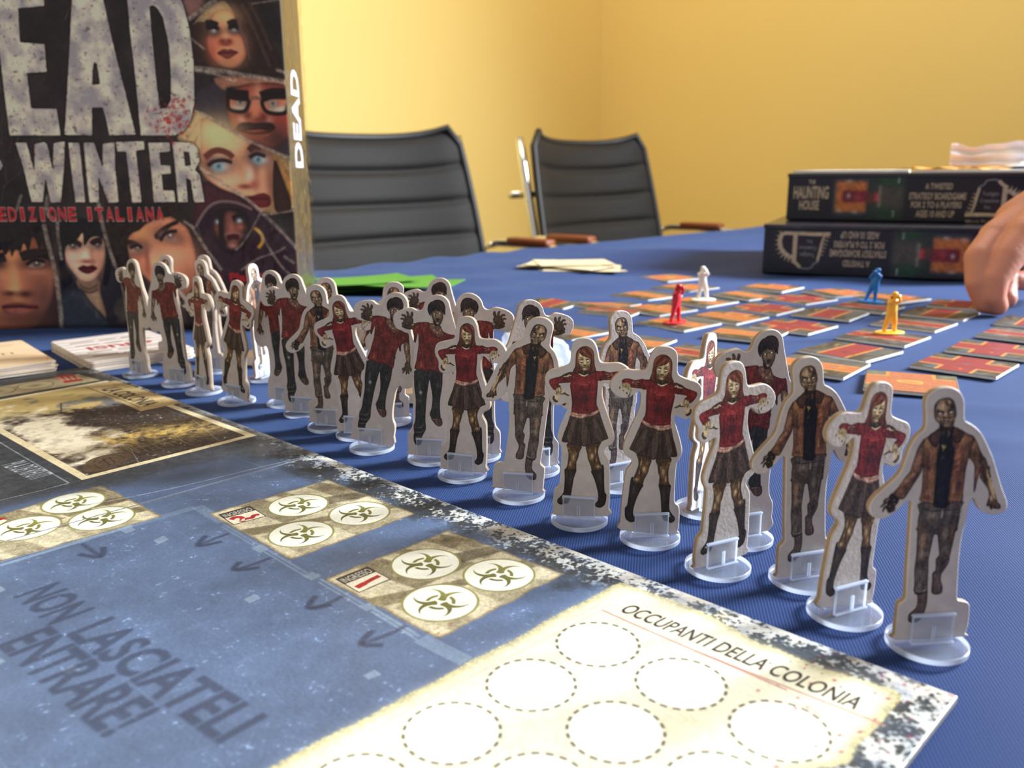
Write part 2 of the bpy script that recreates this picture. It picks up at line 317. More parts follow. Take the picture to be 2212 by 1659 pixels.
    for x, y, rx, ry, col, a in ((850, 305, 1.5, 1.5, (206, 168, 124), .95), (835, 450, .9, 1.0, (170, 138, 104), .8), (975, 455, .8, .9, (160, 128, 96), .8), (840, 265, .9, .6, (150, 112, 78), .7), (935, 258, .5, .5, (206, 172, 130), .95), (965, 300, .6, 1, (56, 36, 34), .85), (900, 265, .5, .9, (110, 62, 46), .7), (985, 350, .5, .6, (120, 100, 84), .7), (820, 415, .7, .5, (160, 130, 100), .8), (955, 420, .8, .6, (150, 122, 92), .8), (835, 380, .9, .4, (34, 24, 22), .95), (955, 368, .9, .4, (34, 24, 22), .95), (893, 395, .35, .8, (206, 172, 124), .95), (880, 430, .5, .3, (50, 34, 28), .9), (900, 470, 1.1, .45, (40, 28, 24), .95), (905, 515, .8, .5, (178, 148, 110), .9), (850, 480, .5, .5, (128, 100, 74), .7), (960, 480, .5, .6, (120, 92, 66), .7)): B(JA, x, y, rx, ry, col, a)
    for q in ('818,385 850,388', '940,372 975,366'): LN(JA, q, .28, (226, 216, 190), alpha=.95)
    for q in ('790,400 830,432 870,425', '920,410 960,432 1000,400', '800,340 850,362 885,372', '925,360 960,345 995,330', '870,450 900,440 950,440', '860,490 900,500 945,488'): LN(JA, q, .2, (34, 24, 22), alpha=.8)
    B(JA, 985, 330, .5, 1.3, (40, 26, 24), .8); B(JA, 790, 470, .5, .8, (44, 32, 26), .7); B(JA, 905, 450, .5, .25, (30, 22, 20), .9); B(JA, 985, 470, .4, 1, (44, 32, 26), .7)
    for q in ('770,330 785,300 800,270', '950,300 965,320 990,310', '905,250 915,275 905,300', '840,455 850,500 880,530', '980,440 965,490 940,530', '800,350 815,365 800,375'): LN(JA, q, .3, (40, 28, 24), alpha=.75)
    for q in ('880,455 925,450', '885,485 920,482', '880,330 895,360', '790,430 815,450'): LN(JA, q, .18, (200, 170, 128), alpha=.7)
    finish(c); CARD['J'] = (np.concatenate([up, lo, lo2, up2]), c)

def paint_girl():
    A = card_map(crop(1170, 720, .14465), 22.4, 271.7, -12.4, 0); Bm = card_map(crop(1170, 930, .14465), 22.4, 271.7, -12.4, 0)
    out = [A('650,78 735,88 795,125 838,195 858,270 872,345 885,405 915,440 970,452 1070,450 1170,450 1260,490 1330,550 1375,620 1388,700 1355,780 1275,842 1190,860 1105,850 1045,805 1000,762 962,748 935,775 922,850 925,960 960,1100 1010,1250 1055,1390 1085,1500'),
           Bm('1093,110 1085,165 1050,215 985,250 948,280 942,315 965,360 1000,420 1014,480 1018,600 1020,800 1016,1000 1004,1180 988,1290'),
           Bm('200,1262 175,1215 164,1150 168,1060 178,960 190,885 210,850 250,825 270,785 280,680 290,560 298,420 302,320 296,245 270,195 248,130'),
           A('246,1520 262,1460 292,1370 340,1260 385,1160 408,1090 405,1050 375,1045 320,1062 255,1080 195,1068 150,1030 132,975 136,900 120,840 85,790 65,720 68,650 92,590 140,548 230,525 330,500 400,475 435,440 450,385 456,300 470,200 500,132 560,92')]
    c = base_canvas()
    F = lambda m, q, col, **k: c.fill(m(q), col, **{'tex': .2, 'edge': .4, 'er': .35, **k})
    B = lambda m, x, y, rx, ry, col, a=.7, **k: c.blob(m([[x, y]])[0], rx, ry, col, a, clip=True, **k)
    LN = lambda m, q, w, col, **k: c.line(m(q), w, col, **{'brush': True, **k})
    # legs and boots
    F(Bm, '400,190 395,270 410,340 405,430 390,520 372,575 450,600 520,590 526,480 550,420 575,320 605,225', (84, 58, 34))
    for x, y, rx, ry, col, a in ((480, 400, .9, 2.2, (206, 168, 112), .9), (408, 265, .5, .6, (196, 146, 60), .95), (435, 500, .6, 1.4, (190, 152, 98), .8), (440, 320, .4, 1.2, (150, 112, 62), .7), (525, 350, .3, .8, (186, 146, 96), .8), (540, 300, .5, 1.4, (52, 36, 26), .8)): B(Bm, x, y, rx, ry, col, a)
    F(Bm, '680,225 690,350 700,430 740,530 760,605 850,600 897,530 870,430 850,330 865,250 888,175', (84, 58, 34))
    for x, y, rx, ry, col, a in ((760, 390, .9, 1.6, (206, 168, 112), .9), (815, 310, .3, 1.8, (206, 172, 120), .9), (730, 300, .6, 1, (160, 122, 76), .7), (850, 540, .9, .8, (196, 158, 104), .85), (790, 460, .35, 1.4, (50, 34, 24), .8), (825, 440, .2, 1.2, (210, 176, 124), .7)): B(Bm, x, y, rx, ry, col, a)
    F(Bm, '355,568 440,592 528,578 490,700 460,850 440,970 418,1040 390,1085 330,1092 290,1105 245,1080 238,1030 290,975 330,920 345,800 350,680', (54, 42, 37))
    for x, y, rx, ry, col, a in ((430, 700, .8, 3, (74, 60, 52), .7), (290, 1040, 1, .6, (84, 66, 54), .8), (380, 850, .5, 3, (36, 28, 26), .7)): B(Bm, x, y, rx, ry, col, a)
    F(Bm, '300,1002 345,1005 342,1032 320,1022', (196, 186, 168), edge=0)
    F(Bm, '745,602 850,602 898,548 900,513 932,530 940,650 940,800 945,920 970,960 965,1040 945,1110 900,1145 860,1157 810,1135 803,1090 840,1050 845,950 820,820 780,700', (50, 38, 34))
    for x, y, rx, ry, col, a in ((870, 700, .7, 3, (72, 58, 50), .7), (830, 1100, .8, .6, (82, 64, 52), .8), (900, 960, .6, 2, (34, 27, 25), .6)): B(Bm, x, y, rx, ry, col, a)
    # skirt
    F(A, '450,1205 520,1225 600,1240 720,1225 862,1160 900,1250 950,1400 990,1520 1006,1575 940,1603 880,1640 800,1660 720,1672 650,1694 600,1678 520,1668 420,1660 400,1632 360,1628 310,1606 340,1500 400,1350', (70, 52, 45), edge=.3)
    for q, w, col, a in (('500,1290 440,1480 420,1640', 1.2, (104, 82, 70), .55), ('560,1290 530,1500 520,1650', .6, (44, 32, 28), .7), ('640,1290 650,1500 650,1680', 1.5, (108, 86, 74), .55), ('700,1290 740,1480 760,1650', .5, (46, 33, 29), .7), ('780,1270 850,1450 890,1620', 1.2, (100, 80, 68), .5), ('460,1290 390,1480 350,1600', .5, (42, 31, 27), .6), ('840,1240 920,1450 960,1580', .5, (42, 31, 27), .6), ('620,1290 600,1480 590,1670', .3, (40, 30, 26), .6)): LN(A, q, w, col, alpha=a)
    # arms
    F(A, '480,580 400,598 300,640 200,665 138,690 133,740 160,790 205,845 250,830 305,795 270,760 290,745 370,738 465,722', (120, 32, 34))
    for x, y, rx, ry, col, a in ((370, 690, 1.6, .7, (64, 34, 28), .85), (260, 690, .9, .5, (76, 28, 26), .7), (180, 740, .8, 1, (150, 36, 40), .7)): B(A, x, y, rx, ry, col, a)
    for q, w, col in (('320,640 400,610 470,585', .7, (58, 42, 32)), ('340,645 400,640 440,610', .3, (206, 182, 146)), ('410,650 440,625 470,640', .3, (200, 176, 140)), ('480,650 510,665', .3, (190, 150, 120)), ('290,650 350,640', .3, (50, 32, 26))): LN(A, q, w, col, alpha=.9)
    F(A, '920,565 1000,580 1050,590 1130,575 1190,580 1228,605 1228,640 1150,652 1095,690 1040,702 950,702 880,712 850,640', (122, 30, 34))
    for x, y, rx, ry, col, a in ((1010, 645, 1.7, .9, (54, 38, 32), .95), (1060, 630, .8, .6, (128, 108, 84), .7), (1180, 605, .8, .4, (156, 34, 40), .7)): B(A, x, y, rx, ry, col, a)
    for q in ('1000,650 1040,640', '1060,600 1075,640', '980,620 1030,610'): LN(A, q, .2, (176, 152, 120), alpha=.6)
    def hand(P, palm, fs, dk):
        F(P, palm, (176, 148, 102))
        for q, w in fs: LN(P, q, w, (186, 160, 112), alpha=1); 
        for q, w in dk: LN(P, q, w, (62, 48, 32), alpha=.9)
    hand(A, '232,815 295,800 315,845 300,900 270,925 240,915 228,870', [('240,880 225,930 230,990', .8), ('300,850 350,870 425,935', .55), ('270,900 262,950 262,1000', .5)], [('205,930 195,975 230,1015 262,1010', .65), ('345,880 390,915 432,932', .45), ('300,905 345,905 350,915', .35), ('250,860 240,920', .2), ('275,840 270,900', .18)])
    hand(A, '1082,700 1110,655 1150,632 1215,645 1235,672 1200,700 1150,712 1120,740', [('1110,700 1085,745 1100,815', .5), ('1160,700 1165,745 1130,790', .45), ('1200,690 1215,730 1180,760', .45), ('1225,670 1252,690 1248,730', .45)], [('1090,780 1108,825 1125,830', .35), ('1150,770 1130,800', .35), ('1195,745 1185,765', .35), ('1250,700 1250,735', .35), ('1130,670 1120,710', .18), ('1160,660 1165,700', .18)])
    # belt of skin, sweater
    F(A, '465,1150 540,1185 650,1195 760,1180 855,1130 868,1180 780,1232 700,1242 600,1275 520,1255 446,1225', (188, 134, 116), edge=.25)
    B(A, 720, 1200, 1.3, .9, (62, 42, 38), .9); LN(A, '460,1200 540,1225 640,1225', .2, (120, 72, 62), alpha=.7); B(A, 830, 1160, .4, .5, (120, 78, 66), .7)
    F(A, '500,585 590,605 660,640 730,610 800,560 870,568 940,575 955,640 900,690 862,720 857,800 847,900 837,1000 842,1080 862,1140 760,1185 650,1203 540,1192 463,1160 468,1050 462,950 450,850 443,770 460,710 465,640', (124, 28, 34), tex=.15)
    for x, y, rx, ry, col, a in ((620, 745, 3.2, 1., (176, 46, 48), .85), (780, 720, 1.6, 1.2, (160, 36, 42), .6), (650, 850, 3.5, .9, (82, 22, 28), .7), (640, 960, 3.2, 2, (92, 28, 34), .7), (690, 1060, 2.2, 1, (132, 36, 38), .6), (580, 1130, 2, 1, (128, 30, 34), .5), (830, 900, .5, 3.5, (70, 22, 26), .6), (470, 900, .5, 3.5, (80, 22, 26), .6), (700, 1150, 1.2, .7, (58, 26, 28), .7), (900, 620, 1.2, .6, (150, 32, 38), .6)): B(A, x, y, rx, ry, col, a)
    B(A, 640, 1000, 3.6, 3.4, (58, 20, 26), .55); B(A, 500, 1000, 1, 3.6, (50, 18, 24), .5)
    for q in ('690,690 740,750', '715,730 760,745', '560,760 640,770 720,765', '480,640 540,670'): LN(A, q, .18, (196, 90, 84), alpha=.5)
    # head
    F(A, '690,193 620,205 565,245 537,310 528,420 520,500 482,578 520,602 600,610 740,604 795,592 834,560 815,480 808,380 803,290 760,225', (104, 50, 34), edge=.5)
    for q, w, col, a in (('580,270 555,400 540,540', .5, (148, 84, 50), .7), ('620,230 570,300', .6, (160, 92, 56), .6), ('780,300 790,420 800,550', .5, (140, 68, 44), .7), ('760,420 755,520 745,590', .4, (64, 30, 24), .8), ('550,440 530,560', .3, (66, 32, 24), .8)): LN(A, q, w, col, alpha=a)
    F(A, '560,565 740,565 745,600 718,632 660,642 595,625', (66, 48, 34), edge=.2); LN(A, '575,602 620,628 665,636 715,615', .35, (206, 186, 146), alpha=.95); LN(A, '640,570 650,600', .25, (130, 104, 74), alpha=.7)
    F(A, '590,290 572,380 578,440 605,500 635,548 668,562 712,535 745,470 756,400 742,360 690,340', (184, 158, 110), edge=.3)
    for x, y, rx, ry, col, a in ((610, 520, .9, 1, (52, 36, 26), .95), (715, 500, .6, 1, (58, 40, 28), .9), (600, 330, .6, 1, (216, 190, 140), .8), (660, 430, .3, .8, (222, 198, 150), .9), (600, 440, .7, .3, (206, 182, 134), .8), (720, 435, .6, .3, (206, 182, 134), .8), (662, 532, .7, .4, (206, 180, 132), .95), (665, 490, .7, .3, (40, 26, 20), .95), (615, 398, .8, .3, (30, 20, 16), .95), (712, 398, .7, .3, (30, 20, 16), .95)): B(A, x, y, rx, ry, col, a)
    for q in ('600,412 635,415', '695,412 728,408'): LN(A, q, .3, (240, 232, 204), alpha=.95)
    for q in ('580,350 620,375 645,390', '735,375 700,390 680,395', '585,425 620,440 650,440', '690,440 730,430', '640,470 665,478 700,470', '640,510 665,515 690,508'): LN(A, q, .2, (36, 24, 18), alpha=.85)
    F(A, '605,235 585,275 610,320 670,350 735,372 765,420 790,470 806,400 802,290 760,228 690,196 640,202', (118, 56, 38), edge=.3)
    for q, col in (('620,240 680,300 760,370', (160, 86, 52)), ('650,215 730,270 785,360', (84, 40, 28)), ('690,205 760,260 795,340', (150, 76, 48)), ('600,265 640,320 720,360', (84, 42, 30))): LN(A, q, .35, col, alpha=.7)
    finish(c); CARD['G'] = (np.concatenate(out), c)

def paint_red():
    a = card_map(crop(730, 620, .11302), -59.9, 351.5, -14.4, 8.6); b = card_map(crop(730, 790, .13866), -59.9, 351.5, -14.4, 8.6)
    top = a('1130,148 1200,165 1265,205 1315,270 1340,340 1345,410')
    right = np.array([[12.6, 52.5], [14.2, 49.5], [15.6, 45.5], [16.3, 41], [16.6, 36.5], [16.2, 32.2], [14.6, 29.6], [12.0, 28.8], [9.8, 29.6], [8.6, 27.6], [8.2, 23.5], [8.0, 19], [8.4, 14.8], [9.4, 12.8], [9.9, 11.2], [9.8, 7], [9.2, 2.2]])
    left = np.array([[-8.6, 1.9], [-9.3, 4], [-9.4, 7.5], [-9.2, 11], [-8.2, 12.6], [-7.2, 14.2], [-6.8, 18], [-6.6, 24], [-6.6, 30], [-6.4, 36], [-6.0, 40], [-5.6, 44]])
    lf = a('640,760 636,712 600,696 520,690 430,680 360,640 322,570 308,480 322,400 370,345 450,312 560,298 650,300 700,325 745,365 790,378 835,368 870,330 895,270 935,215 990,175 1060,150')
    c = base_canvas()
    F = lambda m, q, col, **k: c.fill(m(q) if isinstance(q, str) else q, col, **{'tex': .25, 'edge': .4, 'er': .35, **k})
    B = lambda m, x, y, rx, ry, col, al=.7, **k: c.blob(m([[x, y]])[0], rx, ry, col, al, clip=True, **k)
    LN = lambda m, q, w, col, **k: c.line(m(q), w, col, **{'brush': True, **k})
    # shoes, trousers
    F(b, '345,870 325,920 320,980 340,1040 380,1056 425,1030 440,960 440,915', (58, 44, 40)); B(b, 390, 1000, 1, .7, (86, 68, 58), .7)
    LN(b, '345,930 390,925 440,935', .25, (130, 118, 104), alpha=.8)
    F(b, '610,680 640,760 670,810 712,836 757,820 765,760 742,705', (84, 62, 52)); LN(b, '640,710 690,722 738,712', .3, (140, 122, 104), alpha=.7); B(b, 710, 780, .9, .9, (108, 82, 68), .6)
    F(b, '500,-60 452,0 440,100 430,200 425,400 400,550 380,680 345,760 342,850 350,900 440,930 480,890 517,830 525,700 542,600 572,450 612,280 660,130 667,200 672,350 660,450 630,560 610,600 598,650 640,700 740,720 750,650 757,560 782,420 832,250 857,100 880,-20 880,-120', (48, 48, 50))
    for x, y, rx, ry, col, al in ((510, 180, .8, 2.2, (92, 92, 90), .7), (510, 290, .9, 1.1, (176, 166, 146), .9), (490, 400, .8, 2, (74, 76, 78), .6), (770, 240, .7, 2, (96, 96, 94), .6), (450, 650, .8, 2.4, (38, 38, 40), .6), (430, 800, 1.6, .7, (70, 68, 68), .6), (700, 600, .9, 2, (58, 46, 46), .7), (580, 200, .5, 3, (34, 33, 36), .7)): B(b, x, y, rx, ry, col, al)
    for q in ('480,270 520,300 540,280', '490,310 520,330', '350,780 430,800 510,770', '350,850 430,870 500,850'): LN(b, q, .18, (150, 142, 128), alpha=.5)
    # hanging right arm and hand
    F(a, '1300,1060 1378,1110 1388,1250 1398,1400 1388,1560 1335,1550 1325,1480 1300,1350 1275,1250 1268,1120', (116, 88, 66))
    for x, y, rx, ry, col, al in ((1320, 1220, .5, 2, (196, 158, 122), .85), (1350, 1400, .35, 1.6, (176, 138, 104), .7), (1370, 1250, .3, 2.4, (62, 44, 38), .7)): B(a, x, y, rx, ry, col, al)
    F(b, '1062,-20 1120,-20 1142,40 1135,90 1085,100 1050,70', (84, 66, 52))
    for q in ('1070,50 1030,80 1008,100', '1080,70 1040,110 1022,150', '1095,80 1080,130 1075,175', '1115,80 1110,130 1112,165', '1130,50 1145,90 1146,130'): LN(b, q, .75, (82, 64, 50), alpha=1)
    # raised left arm and hand
    F(a, '700,600 660,585 600,575 540,590 470,590 452,615 490,650 560,685 640,712 690,680', (76, 58, 46)); B(a, 640, 606, 1.1, .5, (206, 164, 110), .95)
    F(a, '520,470 590,440 650,470 668,540 630,600 560,612 500,590 480,540', (78, 62, 50)); B(a, 600, 540, .9, .7, (104, 84, 66), .6)
    for q, w in (('560,480 590,420 572,350', .75), ('630,480 655,430 662,372', .75), ('530,500 530,430 490,408 470,412', .65), ('510,530 490,475 440,472', .55), ('500,590 470,570 478,535', .55)): LN(a, q, w * 1.25, (74, 58, 46), alpha=1)
    for q in ('585,420 578,370', '650,430 658,390', '520,450 495,418'): LN(a, q, .2, (122, 100, 78), alpha=.6)
    # shirt
    F(a, '700,598 780,588 860,600 935,620 1000,690 1080,760 1170,830 1240,880 1310,915 1358,930 1376,1050 1372,1135 1320,1085 1265,1120 1222,1160 1218,1240 1205,1282 1182,1240 1172,1190 1140,1250 1112,1350 1092,1470 1085,1540 1062,1590 1000,1565 900,1510 840,1480 820,1530 740,1480 700,1470 590,1420 575,1395 600,1330 632,1250 662,1130 700,1000 722,800 690,850 665,920 648,948 625,885 640,700', (108, 40, 36))
    for x, y, rx, ry, col, al, r in ((830, 720, 1.2, 2.6, (160, 54, 44), .8, .2), (700, 720, .8, 1.4, (128, 42, 40), .7, 0), (930, 900, 1.2, 2.6, (148, 44, 40), .7, .2), (1050, 960, 1.8, .8, (150, 54, 42), .6, 0), (1250, 950, 1.6, 1, (72, 32, 32), .8, 0), (900, 1130, 2.4, 1.8, (82, 36, 36), .75, 0), (700, 1370, 1.4, 1.6, (164, 72, 50), .8, .3), (880, 1300, .9, 2.4, (66, 32, 34), .7, .2), (1000, 1330, 1.4, 2.2, (122, 46, 40), .6, 0), (1020, 1500, 1.4, .8, (62, 38, 38), .8, 0), (1340, 1040, .5, 1.4, (62, 30, 30), .7, 0), (720, 1230, .7, 1.6, (74, 34, 34), .6, 0)): B(a, x, y, rx, ry, col, al, rot=r)
    for q in ('700,1470 760,1420 780,1330', '830,1530 850,1430 840,1340', '650,1420 680,1340', '1190,1230 1200,1150', '650,900 665,830 690,760', '630,860 650,780', '960,1560 930,1460', '850,640 900,760 1000,900 1110,950', '720,960 780,880 800,760'): LN(a, q, .28, (66, 28, 28), alpha=.6)
    F(a, '985,640 930,680 955,760 1000,850 1055,905 1112,932 1160,900 1175,850 1150,780 1120,700', (112, 80, 62))
    for x, y, rx, ry, col, al in ((1060, 830, .5, .5, (206, 168, 132), .9), (1010, 770, .5, .6, (176, 138, 108), .8), (1110, 880, .6, .4, (70, 46, 40), .8), (1120, 800, .5, .5, (180, 130, 90), .8), (1000, 710, .4, .4, (160, 122, 96), .7), (1080, 900, .4, .3, (186, 146, 108), .7), (1040, 740, .4, .6, (66, 46, 40), .7)): B(a, x, y, rx, ry, col, al)
    F(a, '1020,600 1015,640 1040,700 1090,710 1130,690 1135,620', (46, 34, 32), edge=.1)
    # head
    F(a, '1000,400 1008,560 1030,620 1060,680 1095,705 1140,690 1185,620 1205,560 1218,440 1150,360', (94, 76, 58), edge=.4)
    for x, y, rx, ry, col, al in ((1045, 515, .7, .6, (150, 124, 94), .8), (1150, 520, .7, .6, (150, 124, 94), .8), (1095, 450, 1, .4, (130, 104, 78), .7), (1052, 482, .6, .36, (28, 20, 18), .9), (1152, 488, .55, .35, (28, 20, 18), .9), (1096, 520, .25, .9, (206, 172, 130), .95), (1040, 540, .35, .8, (130, 106, 82), .8), (1160, 545, .35, .8, (140, 112, 84), .8), (1095, 600, .75, .75, (22, 16, 16), 1), (1088, 662, .55, .35, (196, 162, 124), .95), (1190, 520, .25, .8, (170, 138, 104), .7), (1060, 600, .25, .8, (128, 102, 78), .7)): B(a, x, y, rx, ry, col, al)
    for q in ('1040,484 1064,484', '1140,490 1166,488'): LN(a, q, .36, (236, 222, 190), alpha=.95)
    for q in ('1020,455 1070,462 1090,480', '1180,455 1130,465 1110,480', '1050,560 1085,545 1130,560 1150,590'): LN(a, q, .2, (176, 142, 104), alpha=.6)
    F(a, '1010,262 965,310 944,380 952,450 985,505 992,450 1035,440 1080,395 1108,425 1150,445 1185,455 1215,500 1240,535 1252,470 1266,400 1248,315 1205,262 1150,236 1085,236 1060,250', (48, 34, 34), edge=.15, tex=.35)
    for q in ('1060,260 1010,330 985,420', '1130,250 1180,320 1200,430', '1190,280 1230,360 1240,460', '1100,260 1100,340'): LN(a, q, .3, (84, 62, 58), alpha=.6)
    for q in ('960,440 985,510', '985,440 1000,470', '1225,470 1240,540', '1080,390 1060,430', '1150,430 1170,480', '1110,400 1125,445'): LN(a, q, .4, (42, 30, 30), alpha=.95)
    finish(c); CARD['R'] = (np.concatenate([top, right, left, lf]), c)
for _f in (paint_jacket, paint_girl, paint_red): _f()
# ------------------------------------------------------------------ game board print (board millimetres: u back along the right edge, v inwards)
BT = 0.0018
B0 = at(2073, 1504, BT); _e = at(199, 795, BT) - B0; _e /= np.linalg.norm(_e); BU = _e; BV = np.array([-_e[1], _e[0], 0])
def board_map(cr=None):
    def f(q):
        p = cr(q) if cr else (pts(q) if isinstance(q, str) else np.asarray(q, float)); w = (at(p[:, 0], p[:, 1], BT) - B0) * 1000
        return np.stack([w @ BU, w @ BV], -1)
    return f
K3 = board_map(crop(0, 700, .36166)); K1 = board_map(crop(0, 980, .40928)); K2 = board_map(crop(800, 980, .40928)); K33 = board_map(crop(1500, 1250, .32188)); KP = board_map()
BU0, BS = 247.0, 492.0                       # fold line and far edge along u
# on the canvas x = v (inwards) and y = u, so prints read in the same handedness as the board
sw = lambda p: np.asarray(p)[:, ::-1]
def paint_board(c, near):
    M = lambda k: (lambda q: sw(k(q)))
    k1, k2, k3, k33, kp = M(K1), M(K2), M(K3), M(K33), M(KP)
    X, Y = np.meshgrid((np.arange(c.w) + .5) / c.ppm + c.ox, (np.arange(c.h) + .5) / c.ppm + c.oy)
    big = _fbm(c.h, c.w, 14 * c.ppm, 5, 5); mid = _fbm(c.h, c.w, 4 * c.ppm, 4, 6); sp = _fbm(c.h, c.w, .9 * c.ppm, 3, 7)
    blue = np.array((84, 103, 136.)); c.im[:] = blue; c.im *= (1 + .22 * (big - .5) + .12 * (mid - .5) + .10 * (sp - .5))[..., None]
    # faint blueprint grid and scratches
    g = np.zeros_like(X)
    for a, w, sh in ((X, 23.5, 6), (Y, 23.5, 11)): g = np.maximum(g, np.clip(1 - np.abs((a - sh + w / 2) % w - w / 2) / .22, 0, 1) * (.35 + .5 * (mid > .5)))
    c.im += (g * 16)[..., None] * (1, 1.05, 1.1)
    sc = np.clip((sp - .70) * 9, 0, 1) * np.clip((mid - .52) * 6, 0, 1); c.im += sc[..., None] * (60, 66, 74)
    wb = board_map(crop(0, 980, .40928))
    # grunge border, splattered white
    def grunge(wd, dist, seed):
        e = dist + (big - .5) * 26 + (mid - .5) * 12; a = np.clip((wd - e) / 10, 0, 1) * (.6 + .4 * np.clip((mid - .35) * 4, 0, 1))
        d = np.array((54, 54, 50.)) * (1 + .9 * (mid - .45))[..., None] + (sp - .5)[..., None] * 40
        wh = np.clip((sp + .9 * (mid - .5) + .35 * np.clip(1 - dist / 12, 0, 1) + (big - .5) * .7 - .64) * 6, 0, 1)[..., None]
        d = d * (1 - wh) + np.array((204, 204, 198.)) * wh; br = np.clip((big - .55) * 6, 0, 1)[..., None]; d = d * (1 - .5 * br) + d * br * .5 * np.array((1.12, 1.0, .88))
        c.im[:] = c.im * (1 - a[..., None]) + d * a[..., None]
    grunge(19, X, 1)
    if near: grunge(20, Y, 2)
    if near:
        # wall lines of the blueprint
        for q, w, al in ((k1('1040,278 1180,360'), 4.2, .30), (k1('1030,284 700,378'), 3.6, .26), (k1('700,380 0,590'), 2.0, .55), (k1('1180,372 1380,490'), 1.0, .35), (k1('1172,384 1370,504'), .8, .35), (k1('1400,500 1620,630'), 1., .4), (k1('1392,516 1610,645'), .8, .4), (k1('1690,660 1920,795'), 1., .4), (k1('1680,676 1905,808'), .8, .4), (k1('1970,815 2190,945'), 1., .4), (k1('1962,830 2180,962'), .8, .4), (k2('20,820 260,965'), 1., .4), (k2('5,832 250,985'), .8, .4), (k2('265,975 505,1095'), 4.6, .38), (k1('700,378 0,572'), .6, .5)):
            c.line(q, w, (150, 172, 190), alpha=al, tex=.1)
        for cx, cy in ((1370, 500), (1640, 645), (1935, 808), (665, 398)): c.fill(k1([[cx - 45, cy - 2], [cx + 12, cy - 22], [cx + 52, cy + 4], [cx, cy + 24]]), (140, 158, 178), alpha=.6, smooth=False)
        for cx, cy in ((850, 456), (1330, 766), (1962, 1168), (372, 1142), (-20, 1100), (-15, 722)):
            s_ = .8 + .25 * (cy / 1100); c.fill(k1([[cx - 46 * s_, cy + 2], [cx - 14 * s_, cy + 24 * s_], [cx + 50 * s_, cy - 4], [cx + 14 * s_, cy - 26 * s_]]), (148, 166, 182), alpha=.55, smooth=False, tex=.12)
        c.fill(k2([[-30, 1195], [62, 1165], [10, 1135], [-60, 1160]]), (148, 166, 182), alpha=.0, smooth=False)
        ink = (40, 50, 74)
        for sh, hd in (('430,475 535,545', '415,530 530,546 545,492'), ('1212,420 1130,450 1045,484', '1088,432 1045,486 1172,464'), ('1432,548 1320,590 1238,612', '1268,570 1236,613 1368,602'), ('1812,750 1720,795 1628,815', '1668,750 1626,816 1752,797'), ('2145,905 2060,950 1908,1003', '1968,932 1906,1004 2022,1010')):
            c.line(k1(sh), 1.5, ink, alpha=.6, soft=.3); c.line(k1(hd), 1.9, ink, alpha=.7, soft=.3)
        # hand lettering
        for t, a, b, h in (('NON', '78,752', '268,905', 11.6), ('LASCIATELI', '352,952', '1165,1530', 11.8), ('ENTRARE!', '-8,1010', '560,1498', 12.4)):
            a_, b_ = k1(a + ' ' + b); c.text(t, a_, b_, h, ink, .62, bold=.03, soft=.25, flip=-1)
        # colony sheet: torn parchment
        top = k2('1385,700 1330,680 1270,700 1200,742 1100,792 960,862 800,960 640,1040 500,1108 380,1182 200,1268 0,1382'); sh = np.concatenate([top, [[110, top[-1][1] + 1], [140, top[-1][1]], [180, top[-1][1] + 2], [180, 15], [150, 17], [120, 12], [95, 18], [70, 13], [52, 17]], k33('1000,1250 1095,1120 1180,1040 1255,960 1330,872 1392,782 1250,718 1000,640 800,580 560,470 430,432 200,300 0,202')])
        c.fill(sh, (176, 164, 112), rag=.5, tex=.25)
        inner = sh + (np.mean(sh[:20], 0) - sh) * 0; c.fill(sh.mean(0) + (sh - sh.mean(0)) * np.array([[.97, .955]]), (230, 222, 188), soft=1.6, tex=.06)
        cin = sh.mean(0) + (sh - sh.mean(0)) * np.array([[.93, .9]])
        c.fill(cin, (240, 233, 206), alpha=.8, soft=4, tex=.05)
        for x, y, r1, r2, al in ((1560, 1330, 7, 3, .30), (1780, 1470, 9, 4, .3), (1650, 1395, 5, 4, .2), (1480, 1560, 16, 6, .16), (1750, 1540, 9, 5, .2)): c.blob(sw(KP([[x, y]]))[0], r1, r2, (196, 170, 110), al, rot=.3)
        c.line(k2('1000,905 1290,760 1420,720'), .35, (150, 140, 120), alpha=.5); c.line(k2('0,1470 400,1245 1290,790'), .35, (150, 146, 128), alpha=.5)
        # occupant circles, a square grid
        o0 = KP([[1291, 1390]])[0]; g0 = K2('848,1215 1638,1210'); e1 = g0[0] - o0; e2 = g0[1] - o0
        for i in range(7):
            for j in range(5):
                q = o0 + i * e1 + j * e2
                if q[0] < 12 or (j > 2 and q[0] < 20): continue
                cv = q[::-1]; c.blob(cv, 9.7, 9.7, (252, 250, 238), .85, hard=True)
                for d in range(22):
                    t0 = 2 * math.pi * d / 22; tt = np.linspace(t0, t0 + 2 * math.pi / 22 * .58, 5)
                    c.line(np.stack([cv[0] + 10.1 * np.cos(tt), cv[1] + 10.1 * np.sin(tt)], -1), .75, (92, 88, 72), alpha=.9)
        c.line(k2('1225,826 1500,948 2199,1248'), .45, (170, 70, 70), alpha=.8); c.line(k33('0,482 640,735 1290,988'), .45, (170, 70, 70), alpha=.8)
        a_, b_ = kp('1336,1319 1846,1533'); c.text('OCCUPANTI DELLA COLONIA', a_, b_, 5.6, (44, 36, 36), .95, bold=.012, shear=.18, flip=-1)
